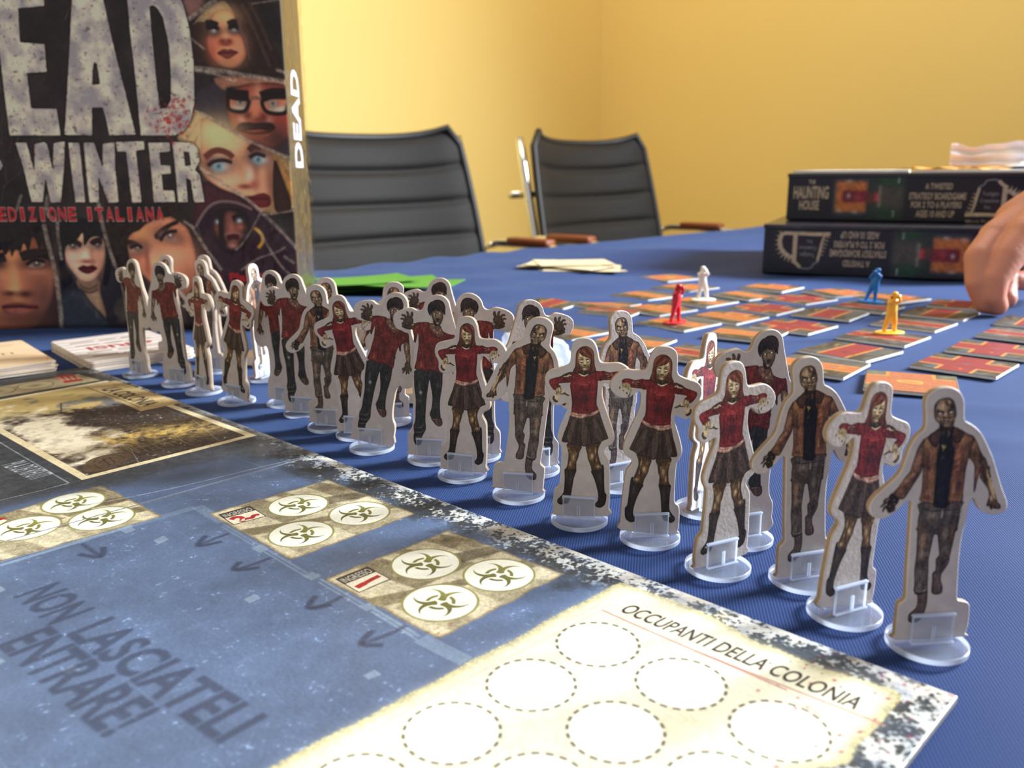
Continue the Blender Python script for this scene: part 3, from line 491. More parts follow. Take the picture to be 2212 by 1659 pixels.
    if near:                                  # sheet overlaps the border
        pass
        rr = np.random.default_rng(3)
        for _ in range(46):
            x, y = rr.choice([1,]) * rr.uniform(0, 30), rr.uniform(-2, 40); c.blob((abs(x), abs(y)), rr.uniform(.2, .8), rr.uniform(.2, .6), (150, 28, 52), .8)
        for x, y in ((1110, 1028), (815, 1125), (985, 1162), (550, 1262), (975, 1050), (1440, 1055), (1300, 805)): c.blob(k33([[x, y]])[0], .8, .5, (140, 26, 60), .9, rot=.5)
        c.line(k33('1700,775 1740,790 1780,800 1775,830 1720,905'), .4, (190, 40, 50), alpha=.8)
    def card(L_, T_, R_, B_, label):
        """entrance card: corners left, top, right, bottom in board mm (u, v)"""
        L_, T_, R_, B_ = [np.asarray(q)[0][::-1] for q in (L_, T_, R_, B_)]
        P2 = lambda s, t: B_ * (1 - s) * (1 - t) + L_ * (1 - s) * t + T_ * s * t + R_ * s * (1 - t)   # s along reading direction, t up
        Q = lambda l: np.array([P2(s, t) for s, t in l])
        per = [(s, 0) for s in np.linspace(0, 1, 14)] + [(1, t) for t in np.linspace(0, 1, 14)] + [(s, 1) for s in np.linspace(1, 0, 14)] + [(0, t) for t in np.linspace(1, 0, 14)]
        per = Q(per) + rng.normal(0, .22, (56, 2)); c.fill(per, (110, 90, 62), smooth=False, tex=.3); M_, x0, y0 = c.last
        c.fill(per + (np.mean(per, 0) - per) * .02, (206, 194, 160), soft=.5, tex=.18); M_, x0, y0 = c.last
        def clipfill(l, col, al, **k):
            before = c.im.copy() if False else None
            p = Q(l); r = c.mask([catmull(c.P(p), 3) if k.pop('sm', False) else c.P(p)], 6)
            if r is None: return
            m, mx, my = r; m = _blur(m, .25 * c.ppm); G = np.zeros_like(m); ax0, ay0 = max(x0, mx), max(y0, my); ax1, ay1 = min(x0 + M_.shape[1], mx + m.shape[1]), min(y0 + M_.shape[0], my + m.shape[0])
            if ax1 <= ax0 or ay1 <= ay0: return
            G[ay0 - my:ay1 - my, ax0 - mx:ax1 - mx] = M_[ay0 - y0:ay1 - y0, ax0 - x0:ax1 - x0]; c.blend(m * G, mx, my, col, al, tex=.3)
        for a0, a1, al in ((.22, .40, .8), (.52, .60, .8), (.78, .92, .7)): clipfill([(a0, 1.02), (a1, 1.02), (a1 + .16, .5), (a0 + .06, .5)], (128, 116, 88), al)
        clipfill([(-.02, .62), (.3, .5), (.62, .38), (1.02, .3), (1.02, .18), (.6, .3), (.2, .42), (-.02, .5)], (104, 92, 66), .75, sm=True)
        clipfill([(.1, -.02), (.28, -.02), (.2, .4), (.05, .42)], (138, 126, 98), .6); clipfill([(.5, -.02), (.9, -.02), (.75, .25), (.48, .3)], (142, 130, 100), .55)
        clipfill([(.55, .62), (1.02, .5), (1.02, .6), (.6, .74)], (84, 74, 56), .7, sm=True)
        c.blob(P2(.25, .9), 4, 2, (90, 80, 56), .5); c.blob(P2(.9, .9), 5, 3, (96, 84, 60), .5)
        for s, t in ((.37, .73), (.80, .73), (.585, .27)) if label else (): pass
        for _ in range(60): c.blob(P2(rng.beta(3, 1.4), rng.beta(3, 1.2)), rng.uniform(.15, .5), rng.uniform(.1, .4), (92, 40, 36), .7)
        for _ in range(14): c.blob(P2(rng.uniform(0, .5), rng.uniform(.0, .1)), rng.uniform(.2, .5), rng.uniform(.1, .4), (150, 30, 40), .7)
        return P2, L_, B_, T_
    def biohazard(cv, ux, uy):
        """white disc with an olive trefoil, ux/uy the card's own axes"""
        r = 10.1; c.blob(cv, r + .5, r + .5, (142, 138, 76), .9, hard=True); c.blob(cv, r - .2, r - .2, (240, 236, 218), 1, hard=True)
        ix, iy = c.P(np.array([cv]))[0]; R = int(r * c.ppm); x0, y0 = int(ix) - R, int(iy) - R
        XX, YY = np.meshgrid(np.arange(2 * R) + .5 + x0 - ix, np.arange(2 * R) + .5 + y0 - iy); a = (XX * ux[0] + YY * ux[1]) / c.ppm / r; b = (XX * uy[0] + YY * uy[1]) / c.ppm / r
        k = c.ppm * r; S = lambda d: np.clip(d * k + .5, 0, 1); out = np.zeros_like(a); cut = np.zeros_like(a)
        for t in (90, 210, 330):
            cx, cy = math.cos(math.radians(t)), math.sin(math.radians(t)); d1 = np.hypot(a - cx * .42, b - cy * .42); d2 = np.hypot(a - cx * .53, b - cy * .53)
            out = np.maximum(out, S(.44 - d1) * S(d2 - .36)); cut = np.maximum(cut, S(.045 - np.abs((a * cy - b * cx))) * S(a * cx + b * cy) * S(.5 - np.hypot(a, b)))
        d0 = np.hypot(a, b); ring = S(.05 - np.abs(d0 - .36)); out = out * (1 - S(.085 - d0)) * (1 - cut)
        for t in (90, 210, 330):
            cx, cy = math.cos(math.radians(t)), math.sin(math.radians(t)); d2 = np.hypot(a - cx * .53, b - cy * .53); out = np.maximum(out, ring * S(.30 - d2) * 1.0)
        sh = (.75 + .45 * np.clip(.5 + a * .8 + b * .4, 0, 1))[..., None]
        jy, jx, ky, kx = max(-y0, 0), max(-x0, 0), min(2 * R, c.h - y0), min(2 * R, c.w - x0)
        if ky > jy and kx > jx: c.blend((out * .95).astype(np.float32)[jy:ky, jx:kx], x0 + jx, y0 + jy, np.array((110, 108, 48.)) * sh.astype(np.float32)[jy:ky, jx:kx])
    EX, EY = -BV, BU; ex, ey = np.array([-1., 0]), np.array([0., 1.])     # card axes on the canvas (x = v, y = u)
    cards = [((K1('1103,318'), K1('1730,137'), K1('2190,318'), K1('1535,560')), [(1575, 271), (1897, 314), (1589, 422)], '2'),
             ((K1('1715,660'), K2('410,405'), K2('1020,635'), K2('360,975')), None, '1'),
             ((K1('-250,395'), K1('535,165'), K1('855,330'), K1('0,570')), [(389, 257), (537, 340), (140, 392)], '3')]
    if near or True:
        for (q, cs, lab) in cards:
            allu = [float(v[0][0]) for v in q]
            if max(allu) < c.oy - 5 or min(allu) > c.oy + c.h / c.ppm + 5: continue
            P2, L_, B_, T_ = card(*q, lab)
            cc = [K1([[x, y]])[0][::-1] for x, y in cs] if cs else [K2([[x, y]])[0][::-1] for x, y in ((292, 580), (679, 638), (369, 783))]
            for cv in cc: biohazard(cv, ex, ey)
            if lab == '3': tag = K1('-80,350 -30,332 45,352 0,378')
            else: tag = K1('1150,322 1318,275 1408,330 1232,377') if lab == '2' else K1('1768,662 1940,595 2065,662 1895,735')
            t = sw(tag); c.fill(t, (60, 52, 48), smooth=False, tex=.15)
            tl, tr, br_, bl = t[0], t[1], t[2], t[3]
            mix = lambda p, q_, s: p * (1 - s) + q_ * s
            c.fill(np.array([mix(mix(tl, bl, .40), mix(tr, br_, .40), .03), mix(mix(tl, bl, .40), mix(tr, br_, .40), .97), mix(mix(tl, bl, .96), mix(tr, br_, .96), .97), mix(mix(tl, bl, .96), mix(tr, br_, .96), .03)]), (226, 216, 190), smooth=False, tex=.05)
            if lab != '3':
                c.text('INGRESSO', mix(mix(tl, bl, .35), mix(tr, br_, .35), .07), mix(mix(tl, bl, .35), mix(tr, br_, .35), .93), np.linalg.norm(tl - bl) * .27, (206, 200, 184), bold=.01, flip=-1)
                path = {'1': '.12,.74 .4,.70 .65,.66 .9,.64', '2': '.12,.58 .28,.50 .42,.62 .36,.80 .30,.90 .45,.80 .62,.84 .76,.72 .90,.76'}[lab]
                num = np.array([mix(mix(tl, bl, v), mix(tr, br_, v), u) for u, v in pts(path)])
                c.line(num, 1.7, (176, 26, 34), tex=.2); c.line(num[:2], 2.1, (176, 26, 34))
            else: c.blob(K1([[5, 345]])[0][::-1], 1.4, 1.0, (176, 26, 34), 1, hard=True)
    if not near:
        # dark field round the picture, then the framed picture
        dk = np.concatenate([k3('-200,1130 400,1000 700,960 1080,860 1400,800 1700,790 1980,760'), [[-5, 240], [-5, 500], [170, 500], [170, 330]]])
        c.fill(dk, (50, 50, 50), alpha=.82, soft=5, tex=.35)
        c.fill(k3('1150,860 1500,830 1800,790 1600,850 1300,900 900,960'), (52, 58, 68), alpha=.6, soft=4)
        grunge(9, X, 3)
        for q in ('1930,768 1500,868 1100,965 700,1048 400,1100', '-40,1062 200,1005 412,950', '412,950 100,768 -60,670'): c.line(k3(q), .7, (168, 172, 172), alpha=.6, tex=.3)
        c.line(k3('1440,810 1560,850 1830,960'), .5, (140, 150, 160), alpha=.35)
        f0 = kp('231,822 555,940.5 177,1037'); f3 = f0[0] + f0[2] - f0[1]; fr = np.array([f0[0], f0[1], f0[2], f3])
        c.fill(fr, (222, 204, 162), smooth=False, tex=.08); cen = fr.mean(0); d = fr - cen; inn = cen + d * (1 - 3.6 / np.abs(d).max(0))
        c.fill(inn, (96, 82, 66), smooth=False, tex=.45); M_, x0, y0 = c.last; h, w = M_.shape; sl = (slice(y0, y0 + h), slice(x0, x0 + w))
        o = inn[0]; eu = inn[1] - inn[0]; ev = inn[3] - inn[0]; iu = ((X[sl] - o[0]) * eu[0] + (Y[sl] - o[1]) * eu[1]) / (eu @ eu); iv = ((X[sl] - o[0]) * ev[0] + (Y[sl] - o[1]) * ev[1]) / (ev @ ev)
        # iu: 0 at the top-left of the picture to 1 (near edge); iv: 0 right side to 1 left side
        n = _fbm(h, w, 9 * c.ppm, 5, 31); n2 = _fbm(h, w, 1.2 * c.ppm, 3, 32); n3 = _fbm(h, w, 3 * c.ppm, 4, 33)
        pic = np.zeros((h, w, 3)); sky = np.array((190, 164, 104.)); smoke = np.array((108, 108, 104.)); dark = np.array((62, 52, 46.)); glow = np.array((214, 176, 92.)); white = np.array((240, 226, 196.))
        mixa = lambda A_, B_, t: A_ * (1 - t[..., None]) + B_ * t[..., None]
        t_sky = np.clip((n - .45) * 5 - (iu - .3) * 4 + iv * .8, 0, 1); pic = mixa(smoke * np.ones((h, w, 1)), sky * np.ones((h, w, 1)), t_sky)
        gr = np.clip((iu - (.26 + .12 * (n3 - .5) + .10 * (1 - iv))) * 30, 0, 1); pic = mixa(pic, dark * (1 + 1.1 * (n2 - .5))[..., None], gr)
        gl = np.exp(-((iu - .80 + .12 * (iv - .2)) / .10) ** 2) * np.clip((n3 - .2) * 2.4, 0, 1) * gr * np.clip(1.2 - np.abs(iv - .45) * 1.4, 0, 1); pic = mixa(pic, glow * (1 + .5 * (n2 - .5))[..., None], np.clip(gl, 0, .9))
        wh = np.clip((.27 - np.hypot((iv - .86) * 1.0, (iu - .58) * .62) + (n - .5) * .5) * 8, 0, 1); pic = mixa(pic, white * (1 - .5 * np.clip(n3 - .45, 0, 1))[..., None], wh)
        spk = np.clip((n2 - .80) * 30, 0, 1) * gr; pic = mixa(pic, np.array((226, 220, 204.)) * np.ones((h, w, 1)), spk * .9)
        c.im[sl] = c.im[sl] * (1 - M_[..., None]) + pic * M_[..., None]
        for q in ('1150,570 1310,700', '1000,600 1090,700 1160,720', '780,745 830,830', '620,720 740,790', '700,705 830,770'): c.line(k3(q), .35, (176, 164, 140), alpha=.6)
        for i in range(14): c.line(k3([[600 + i * 42, 735 - i * 4], [680 + i * 40, 800 - i * 8]]), .28, (206, 186, 140), alpha=.5)
        c.line(k3('700,388 1120,560'), .6, (96, 98, 98), alpha=.6)
        c.line(k3('365,470 366,520'), .9, (70, 60, 50), alpha=.8)
        c.fill(k3('505,838 560,800 700,768 790,768 788,790 690,850 600,880 500,880'), (86, 64, 46), alpha=.9, tex=.2); c.line(k3('560,830 590,795 690,785 745,800 700,840 600,860 562,838'), .4, (40, 32, 28), alpha=.8)
        for q in ('590,835 640,800 700,800', '610,800 660,840 720,815', '650,795 690,830'): c.line(k3(q), .6, (40, 32, 28), alpha=.8)
        # plaque
        c.fill(k3('508,372 692,336 1085,470 840,520'), (192, 166, 116), smooth=False, tex=.14)
        c.line(k3('520,380 700,440 835,498'), .7, (92, 78, 56), alpha=.9); c.line(k3('500,376 680,440 830,508'), .35, (120, 100, 70), alpha=.9)
        a_, b_ = k3('606,392 866,492'); c.text('LA COLONIA', a_, b_, 8.6, (48, 42, 34), .95, bold=.03, flip=-1)
        for x, y in ((690, 348), (1062, 476), (842, 508), (530, 378)): c.blob(k3([[x, y]])[0], .8, .6, (70, 56, 40), .8)
        # track strip at the far edge
        c.fill(np.array([[9, 449], [180, 452], [180, 476], [60, 475], [12, 474]]), (172, 156, 118), alpha=.95, smooth=False, tex=.14)
        c.line(np.array([[9, 447], [180, 450.]]), 2.2, (66, 60, 50), alpha=.9, tex=.3)
        for x, y in ((212, 366), (-20, 402)):
            q = k3([[x, y]])[0]; c.blob(q, 9.5, 9.5, (120, 108, 80), .8, hard=True); c.blob(q, 8.3, 8.3, (176, 160, 122), 1, hard=True); c.blob(q, 4.6, 4.6, (110, 98, 68), .8)
        c.fill(k3('318,312 430,300 502,336 388,352'), (158, 52, 40), smooth=False, tex=.15)
        for d in (0, 1, 2, 3): c.line(k3([[345 + 38 * d, 318 - 3 * d], [382 + 30 * d, 340 - 4 * d]]), 2.1, (214, 160, 134), alpha=.95)
        a_, b_ = k3('6,846 182,930'); c.text('PILA DEI RIFIUTI', a_, b_, 9.2, (190, 194, 196), .85, bold=.0, flip=-1)
BOARD_NEAR = Canvas(170, BU0, 7.2, (90, 105, 130)); paint_board(BOARD_NEAR, True)
BOARD_FAR = Canvas(170, BS - BU0, 4.5, (90, 105, 130), None, 0, BU0); paint_board(BOARD_FAR, False)
# ------------------------------------------------------------------ big game box: cover print (box millimetres: x from the right edge, y up)
BX0 = at(652, 713, 0)                        # bottom right corner of the cover face
BN = np.array([0, 1.0, 0])
def box_map(cr=None):
    def f(q):
        p = cr(q) if cr else (pts(q) if isinstance(q, str) else np.asarray(q, float)); w = (on_plane(p[:, 0], p[:, 1], BX0, BN) - BX0) * 1000
        return np.stack([w[:, 0] + 297, w[:, 2]], -1)
    return f
def paint_cover():
    c = Canvas(297, 297, 3.4, (40, 34, 34)); T = box_map(crop(0, 0, .31646)); H1 = box_map(crop(380, 0, .14469)); H2 = box_map(crop(380, 220, .24116)); H5 = box_map(crop(0, 420, .19293)); PX = box_map()
    big = _fbm(c.h, c.w, 60, 5, 11); fi = _fbm(c.h, c.w, 5, 3, 12)
    c.im *= (1 + .9 * (big - .5) + .25 * (fi - .5))[..., None]
    for _ in range(70):                       # dry scratchy strokes in the dark ground
        x, y = rng.uniform(60, 215), rng.uniform(85, 290); a = rng.normal(1.35, .35); l = rng.uniform(6, 30)
        c.line(np.array([[x, y], [x + l * math.cos(a), y + l * math.sin(a)]]), rng.uniform(.3, 1.2), (112, 100, 84), alpha=rng.uniform(.08, .4), taper=True)
    F = lambda m, q, col, **k: c.fill(m(q), col, **{'tex': .1, 'edge': .25, 'er': 2.2, 'soft': .35, **k})
    B = lambda m, x, y, rx, ry, col, a=.8, **k: c.blob(m([[x, y]])[0], rx, ry, col, a, **k)
    LN = lambda m, q, w, col, **k: c.line(m(q), w, col, **{'soft': .3, **k})
    # woman, upper right
    F(H1, '60,-60 420,-60 400,120 250,250 160,260', (120, 84, 78), edge=.5)
    F(H1, '740,-60 1180,-60 1250,200 1380,540 1530,780 1570,1000 1640,1200 1100,1130 900,1060 700,1040 500,1000 300,1010 230,800 200,500 230,380 420,330 500,240 640,120', (44, 32, 29), edge=.1, tex=.2)
    F(H1, '250,380 400,180 640,30 740,30 840,180 760,190 560,230 480,330 330,330', (150, 128, 96), tex=.2)
    F(H1, '520,250 640,160 780,140 850,220 890,330 935,480 1000,620 1045,780 1030,880 950,970 850,1018 740,1008 620,950 510,830 470,660 470,540 490,400', (206, 130, 92), edge=.5)
    for x, y, rx, ry, col, a in ((720, 250, 16, 10, (226, 176, 118), .8), (600, 640, 12, 14, (218, 128, 92), .8), (930, 650, 10, 14, (222, 138, 100), .7), (750, 560, 5, 13, (240, 176, 128), .9), (780, 930, 14, 6, (168, 116, 84), .8), (540, 750, 5, 16, (150, 70, 56), .5)): B(H1, x, y, rx, ry, col, a)
    for x, y, rx, ry in ((560, 470, 8.5, 5.5), (865, 450, 8.5, 5)): B(H1, x, y, rx, ry, (46, 34, 34), .95); B(H1, x, y - 5, 3.6, 2.6, (150, 146, 140), .95); B(H1, x + 8, y - 22, 1, 1, (220, 220, 214), .9)
    LN(H1, '440,360 530,360 620,395', 5, (34, 26, 26)); LN(H1, '780,380 850,345 930,350', 5, (34, 26, 26)); LN(H1, '455,430 560,410 640,440', 2.5, (30, 22, 24)); LN(H1, '780,420 860,400 930,430', 2.5, (30, 22, 24))
    B(H1, 690, 620, 4.2, 3, (104, 44, 34), .95); B(H1, 790, 620, 4, 3, (104, 44, 34), .95); B(H1, 740, 665, 6, 2.2, (120, 54, 42), .9)
    F(H1, '620,800 680,745 740,735 765,748 800,735 850,750 920,785 850,845 765,885 690,850', (138, 66, 54), edge=.3); LN(H1, '620,800 700,790 765,795 840,785 920,785', 1.2, (70, 30, 28))
    for q, a in (('850,60 920,300 1000,560 1100,900', .5), ('980,60 1100,300 1250,640 1400,1000', .4), ('1080,40 1250,340 1420,760', .35), ('900,250 960,420 1060,640', .5)): LN(H1, q, 2, (98, 74, 62), alpha=a)
    # man with glasses
    F(H2, '270,-140 420,-180 1010,-180 1040,0 1040,500 820,420 430,230 160,90 170,-60', (52, 46, 52), edge=.1)
    F(H1, '560,1180 800,1130 1150,1150 1640,1210 1660,1380 1200,1330 840,1290 700,1350', (152, 104, 82), tex=.2)
    F(H2, '440,20 450,-60 520,-120 700,-170 1000,-140 1020,40 1030,300 960,350 880,420 800,410 690,370 560,300 480,200', (140, 70, 54), edge=.5)
    for x, y, rx, ry, col, a in ((700, 60, 8, 16, (200, 122, 88), .9), (590, 160, 5, 4, (206, 150, 128), .8), (830, 165, 5, 4, (206, 150, 128), .8), (740, -60, 5, 12, (190, 132, 104), .9), (940, 130, 10, 12, (150, 60, 50), .8), (640, 120, 4, 4, (90, 40, 34), .9), (780, 140, 4, 4, (90, 40, 34), .9), (740, 165, 7, 3, (104, 50, 40), .9), (900, 330, 16, 14, (60, 40, 38), .8)): B(H2, x, y, rx, ry, col, a)
    for q in ('470,-20 560,-12 650,-30 640,30 600,78 540,88 470,60', '770,-10 880,-20 990,-10 985,60 950,100 850,100 790,70'):
        F(H2, q, (206, 128, 96), edge=.1)
    F(H2, '520,30 640,25 610,70 550,80 500,60', (226, 214, 184)); F(H2, '850,50 980,40 960,92 900,96 830,70', (226, 214, 184))
    for x, y in ((575, 5), (865, 18)): B(H2, x, y, 7, 4.6, (112, 60, 44), .9); B(H2, x, y - 2, 4.6, 3.6, (150, 158, 148), .95); B(H2, x, y - 2, 1.6, 1.8, (44, 44, 46), .95)
    for q in ('465,-40 470,60 545,90 620,80 650,10 655,-30', '765,-30 780,50 830,98 940,108 990,80 1000,-20'): LN(H2, q, 2.6, (26, 20, 22))
    LN(H2, '655,-20 700,-35 765,-25', 2.4, (120, 84, 68)); LN(H2, '450,-80 540,-60 650,-50', 7.5, (30, 22, 22)); LN(H2, '760,-40 860,-72 990,-70', 7.5, (30, 22, 22))
    F(H2, '530,250 570,195 650,185 720,190 800,185 860,195 890,240 850,262 760,250 640,260 590,275', (52, 32, 30), tex=.3); F(H2, '590,270 700,290 840,275 820,310 700,325 610,300', (166, 96, 76)); LN(H2, '590,268 700,285 850,270', 1.6, (70, 32, 28))
    # blonde woman, turned head
    F(H2, '10,320 170,80 430,215 620,330 830,440 1040,540 1075,900 960,990 760,980 560,850 210,590 150,500', (150, 122, 84), edge=.1, tex=.2)
    for q in ('60,330 190,150 230,120', '110,380 210,220 240,200', '180,420 235,300'): LN(H2, q, 4, (206, 184, 138), alpha=.5)
    F(H2, '235,150 430,225 620,335 700,390 850,460 880,600 872,780 820,960 760,970 620,860 560,830 400,770 232,640 222,400', (212, 156, 116), edge=.35)
    for x, y, rx, ry, col, a in ((380, 300, 26, 20, (236, 200, 140), .85), (480, 720, 22, 12, (228, 178, 138), .8), (670, 660, 6, 10, (244, 200, 168), .9), (590, 620, 5, 16, (190, 132, 96), .5), (720, 600, 5, 20, (120, 70, 56), .7), (800, 680, 10, 22, (206, 150, 116), .7), (850, 720, 6, 24, (120, 74, 56), .8), (620, 760, 9, 3, (110, 52, 42), .9), (700, 740, 5, 5, (150, 80, 62), .8), (720, 440, 10, 8, (90, 50, 44), .8), (290, 540, 6, 14, (160, 90, 70), .6)): B(H2, x, y, rx, ry, col, a)
    for x, y, s_ in ((380, 575, 1.), (735, 515, .85)): B(H2, x + 5, y - 8, 17 * s_, 9 * s_, (60, 34, 36), .9); B(H2, x + 30, y + 3, 9 * s_, 5.5 * s_, (216, 190, 170), .9); B(H2, x - 5, y - 2, 7 * s_, 6.5 * s_, (112, 166, 176), .95); B(H2, x - 8, y - 8, 2, 2, (236, 240, 238), .9); B(H2, x - 2, y, 2.4, 2.6, (40, 60, 66), .9)
    LN(H2, '255,500 330,445 400,438 470,465 510,500', 4.2, (98, 54, 44)); LN(H2, '650,440 690,400 760,400', 4.2, (70, 40, 36)); LN(H2, '285,575 340,535 430,525 500,545', 2.6, (44, 26, 28)); LN(H2, '655,500 720,468 800,490', 2.6, (44, 26, 28))
    F(H2, '620,855 690,840 740,825 790,820 840,850 840,930 760,950 700,920', (104, 36, 38)); LN(H2, '640,860 720,870 830,870', 1.4, (60, 20, 24))
    F(H2, '870,480 940,540 1010,650 1062,800 1068,960 1000,800 930,640', (176, 128, 72), tex=.2); F(H2, '876,520 960,700 1030,900 1000,1000 880,960', (52, 36, 30))
    # hooded woman
    F(H2, '130,1150 200,980 300,860 420,830 560,840 760,980 1100,1340 1180,1700 300,1700 160,1300', (44, 30, 38), edge=.1, tex=.2)
    F(H2, '240,720 400,780 560,850 700,960 640,960 560,910 430,900 330,920 240,1000 180,1100 150,1040', (66, 34, 40), tex=.15)
    LN(H2, '170,1130 250,990 330,915 430,892 560,910 680,965', 2, (126, 104, 100), alpha=.8)
    F(H2, '340,1000 440,960 560,960 640,1020 660,1200 600,1330 480,1360 380,1300 330,1150', (38, 28, 30))
    F(H2, '430,985 500,972 570,1010 602,1080 598,1200 560,1290 500,1322 455,1290 425,1210 418,1100', (104, 62, 54), edge=.5)
    for x, y, rx, ry, col, a in ((495, 1130, 4, 9, (150, 90, 76), .9), (575, 1120, 5, 4, (158, 88, 70), .9), (365, 1130, 3, 8, (120, 70, 54), .9), (510, 1195, 9, 3, (160, 110, 102), .9), (505, 1290, 5, 3, (168, 116, 106), .9)): B(H2, x, y, rx, ry, col, a)
    LN(H2, '455,1222 510,1208 565,1215', 4, (54, 24, 26)); LN(H2, '505,1050 550,1035 600,1030', 4.5, (30, 20, 22)); LN(H2, '360,1050 400,1050', 3, (30, 20, 22))
    for x, y in ((375, 1077), (566, 1066)): B(H2, x, y, 5, 3.4, (40, 28, 30), .9); B(H2, x, y, 3, 2.6, (176, 190, 190), .95)
    LN(H2, '405,1000 400,1100 415,1300', 3.5, (32, 24, 26)); LN(H2, '700,1130 760,1180 775,1250 735,1310', 2.4, (176, 130, 44)); LN(H2, '725,1145 775,1200', 1.8, (190, 146, 60))
    # man, lower left
    F(H5, '-60,300 480,300 570,500 620,900 640,1530 -60,1530', (40, 32, 30), edge=.1)
    F(H5, '-80,560 60,600 120,640 280,400 430,560 540,720 600,900 585,1150 500,1350 400,1480 200,1530 -80,1500', (158, 98, 72), edge=.4)
    for x, y, rx, ry, col, a in ((175, 960, 7, 20, (242, 190, 122), .95), (170, 1080, 9, 5, (250, 206, 142), .9), (160, 700, 10, 8, (222, 150, 96), .8), (260, 980, 10, 18, (176, 110, 82), .7), (420, 950, 18, 14, (176, 110, 82), .7), (500, 1150, 14, 26, (84, 56, 52), .7), (420, 1400, 24, 12, (70, 50, 48), .8), (200, 1400, 24, 9, (104, 66, 54), .8), (60, 900, 12, 16, (206, 138, 98), .7), (380, 600, 7, 10, (120, 66, 46), .8), (240, 560, 5, 14, (196, 130, 86), .8)): B(H5, x, y, rx, ry, col, a)
    B(H5, 110, 1110, 8, 3.4, (74, 40, 34), .95); B(H5, 280, 1115, 9, 4, (70, 38, 34), .95); F(H5, '60,1230 200,1210 300,1220 430,1250 330,1340 180,1350 40,1320', (150, 90, 76)); LN(H5, '20,1262 130,1256 240,1252 330,1262 425,1262', 2.6, (78, 34, 30))
    B(H5, 400, 770, 20, 9, (70, 44, 38), .9); F(H5, '310,800 360,755 430,740 500,775 470,815 400,828 340,818', (190, 168, 150)); B(H5, 410, 775, 5.4, 5, (56, 42, 36), 1); B(H5, 408, 765, 1.4, 1.4, (220, 220, 210), .9); B(H5, -5, 780, 8, 6, (60, 40, 36), .9)
    LN(H5, '230,700 330,670 450,660 560,690', 7, (34, 24, 24)); LN(H5, '-60,720 60,700', 7, (34, 24, 24)); LN(H5, '300,790 380,735 500,755', 2.4, (34, 24, 24)); B(H5, 400, 870, 16, 4, (196, 130, 100), .6)
    F(H5, '-60,300 470,300 560,440 590,700 520,640 470,520 440,640 400,500 360,480 320,640 280,560 255,560 230,640 170,620 130,700 110,610 60,680 20,620 -60,640', (32, 26, 26), tex=.3)
    # pale woman, lower centre
    F(H5, '660,310 1160,310 1240,520 1330,1530 700,1530 680,900', (36, 34, 40), edge=.1)
    F(H5, '860,960 1100,960 1120,1100 1190,1390 1000,1200 900,1080', (150, 122, 98), tex=.12); F(H5, '870,930 980,985 1090,940 1100,1060 1000,1110 900,1080', (128, 104, 86)); LN(H5, '890,1010 990,1060 1095,1010', 1.6, (84, 64, 54)); LN(H5, '900,1050 1000,1100 1100,1060', 1.4, (84, 64, 54))
    F(H5, '700,1120 900,1060 1010,1200 1190,1400 1220,1530 700,1530', (48, 52, 62), tex=.12)
    F(H5, '722,560 780,480 900,390 1120,470 1172,560 1178,660 1150,800 1080,930 960,985 850,915 762,800 722,680', (212, 168, 142), edge=.4)
    for x, y, rx, ry, col, a in ((1020, 700, 4, 12, (150, 96, 76), .8), (950, 660, 5, 16, (240, 208, 180), .9), (960, 722, 5, 3.4, (238, 196, 170), .8), (960, 750, 9, 2.6, (110, 56, 50), .9), (1120, 750, 7, 20, (160, 108, 88), .6), (820, 700, 10, 10, (228, 182, 158), .7), (960, 930, 10, 4, (216, 166, 140), .7), (900, 470, 6, 9, (222, 180, 130), .8)): B(H5, x, y, rx, ry, col, a)
    for x, y in ((815, 572), (1090, 562)): B(H5, x, y, 13, 6, (96, 66, 58), .85); B(H5, x - 2, y, 8, 3.4, (186, 166, 154), .9); B(H5, x + 2, y, 4, 3.8, (48, 38, 36), 1); B(H5, x - 3, y - 5, 1.1, 1.1, (226, 226, 220), .9)
    LN(H5, '765,560 820,538 870,560 900,590', 2, (30, 22, 24)); LN(H5, '1030,560 1090,535 1140,550', 2, (30, 22, 24)); LN(H5, '765,520 830,520 910,570', 3.2, (40, 28, 28)); LN(H5, '1015,555 1060,515 1140,505', 3.2, (40, 28, 28))
    F(H5, '872,830 930,793 960,800 985,803 1040,795 1085,828 1030,875 975,890 920,872', (82, 22, 30), edge=.2); LN(H5, '875,830 970,822 1085,828', 1, (40, 12, 18))
    F(H5, '670,320 1150,320 1210,480 1240,800 1210,1000 1150,1010 1165,850 1185,700 1165,520 1120,480 1060,470 1000,500 940,575 925,430 870,500 820,530 735,590 725,720 745,850 820,950 760,1030 690,1000', (24, 22, 26), tex=.3)
    # man, right of centre
    F(H5, '1180,330 1500,300 1850,120 2060,240 2240,480 2240,1000 2000,1150 1760,1000 1680,1060 1330,1000 1290,800', (42, 32, 30), edge=.1)
    F(H5, '1435,470 1600,330 1850,240 1990,300 2110,400 2190,700 2190,900 2120,1100 1950,1150 1830,1000 1720,1010 1660,960 1560,860 1450,700 1425,600', (200, 130, 96), edge=.35)
    for x, y, rx, ry, col, a in ((1690, 620, 6, 16, (228, 166, 126), .9), (1730, 800, 7, 16, (232, 168, 128), .9), (1650, 740, 3, 16, (120, 64, 50), .8), (1960, 700, 24, 20, (226, 156, 120), .8), (1500, 700, 10, 14, (176, 110, 84), .6), (1620, 430, 14, 8, (196, 140, 92), .9), (1650, 850, 5, 6, (150, 90, 70), .7), (2120, 950, 14, 20, (150, 92, 70), .7), (2080, 1200, 20, 14, (80, 52, 46), .6)): B(H5, x, y, rx, ry, col, a)
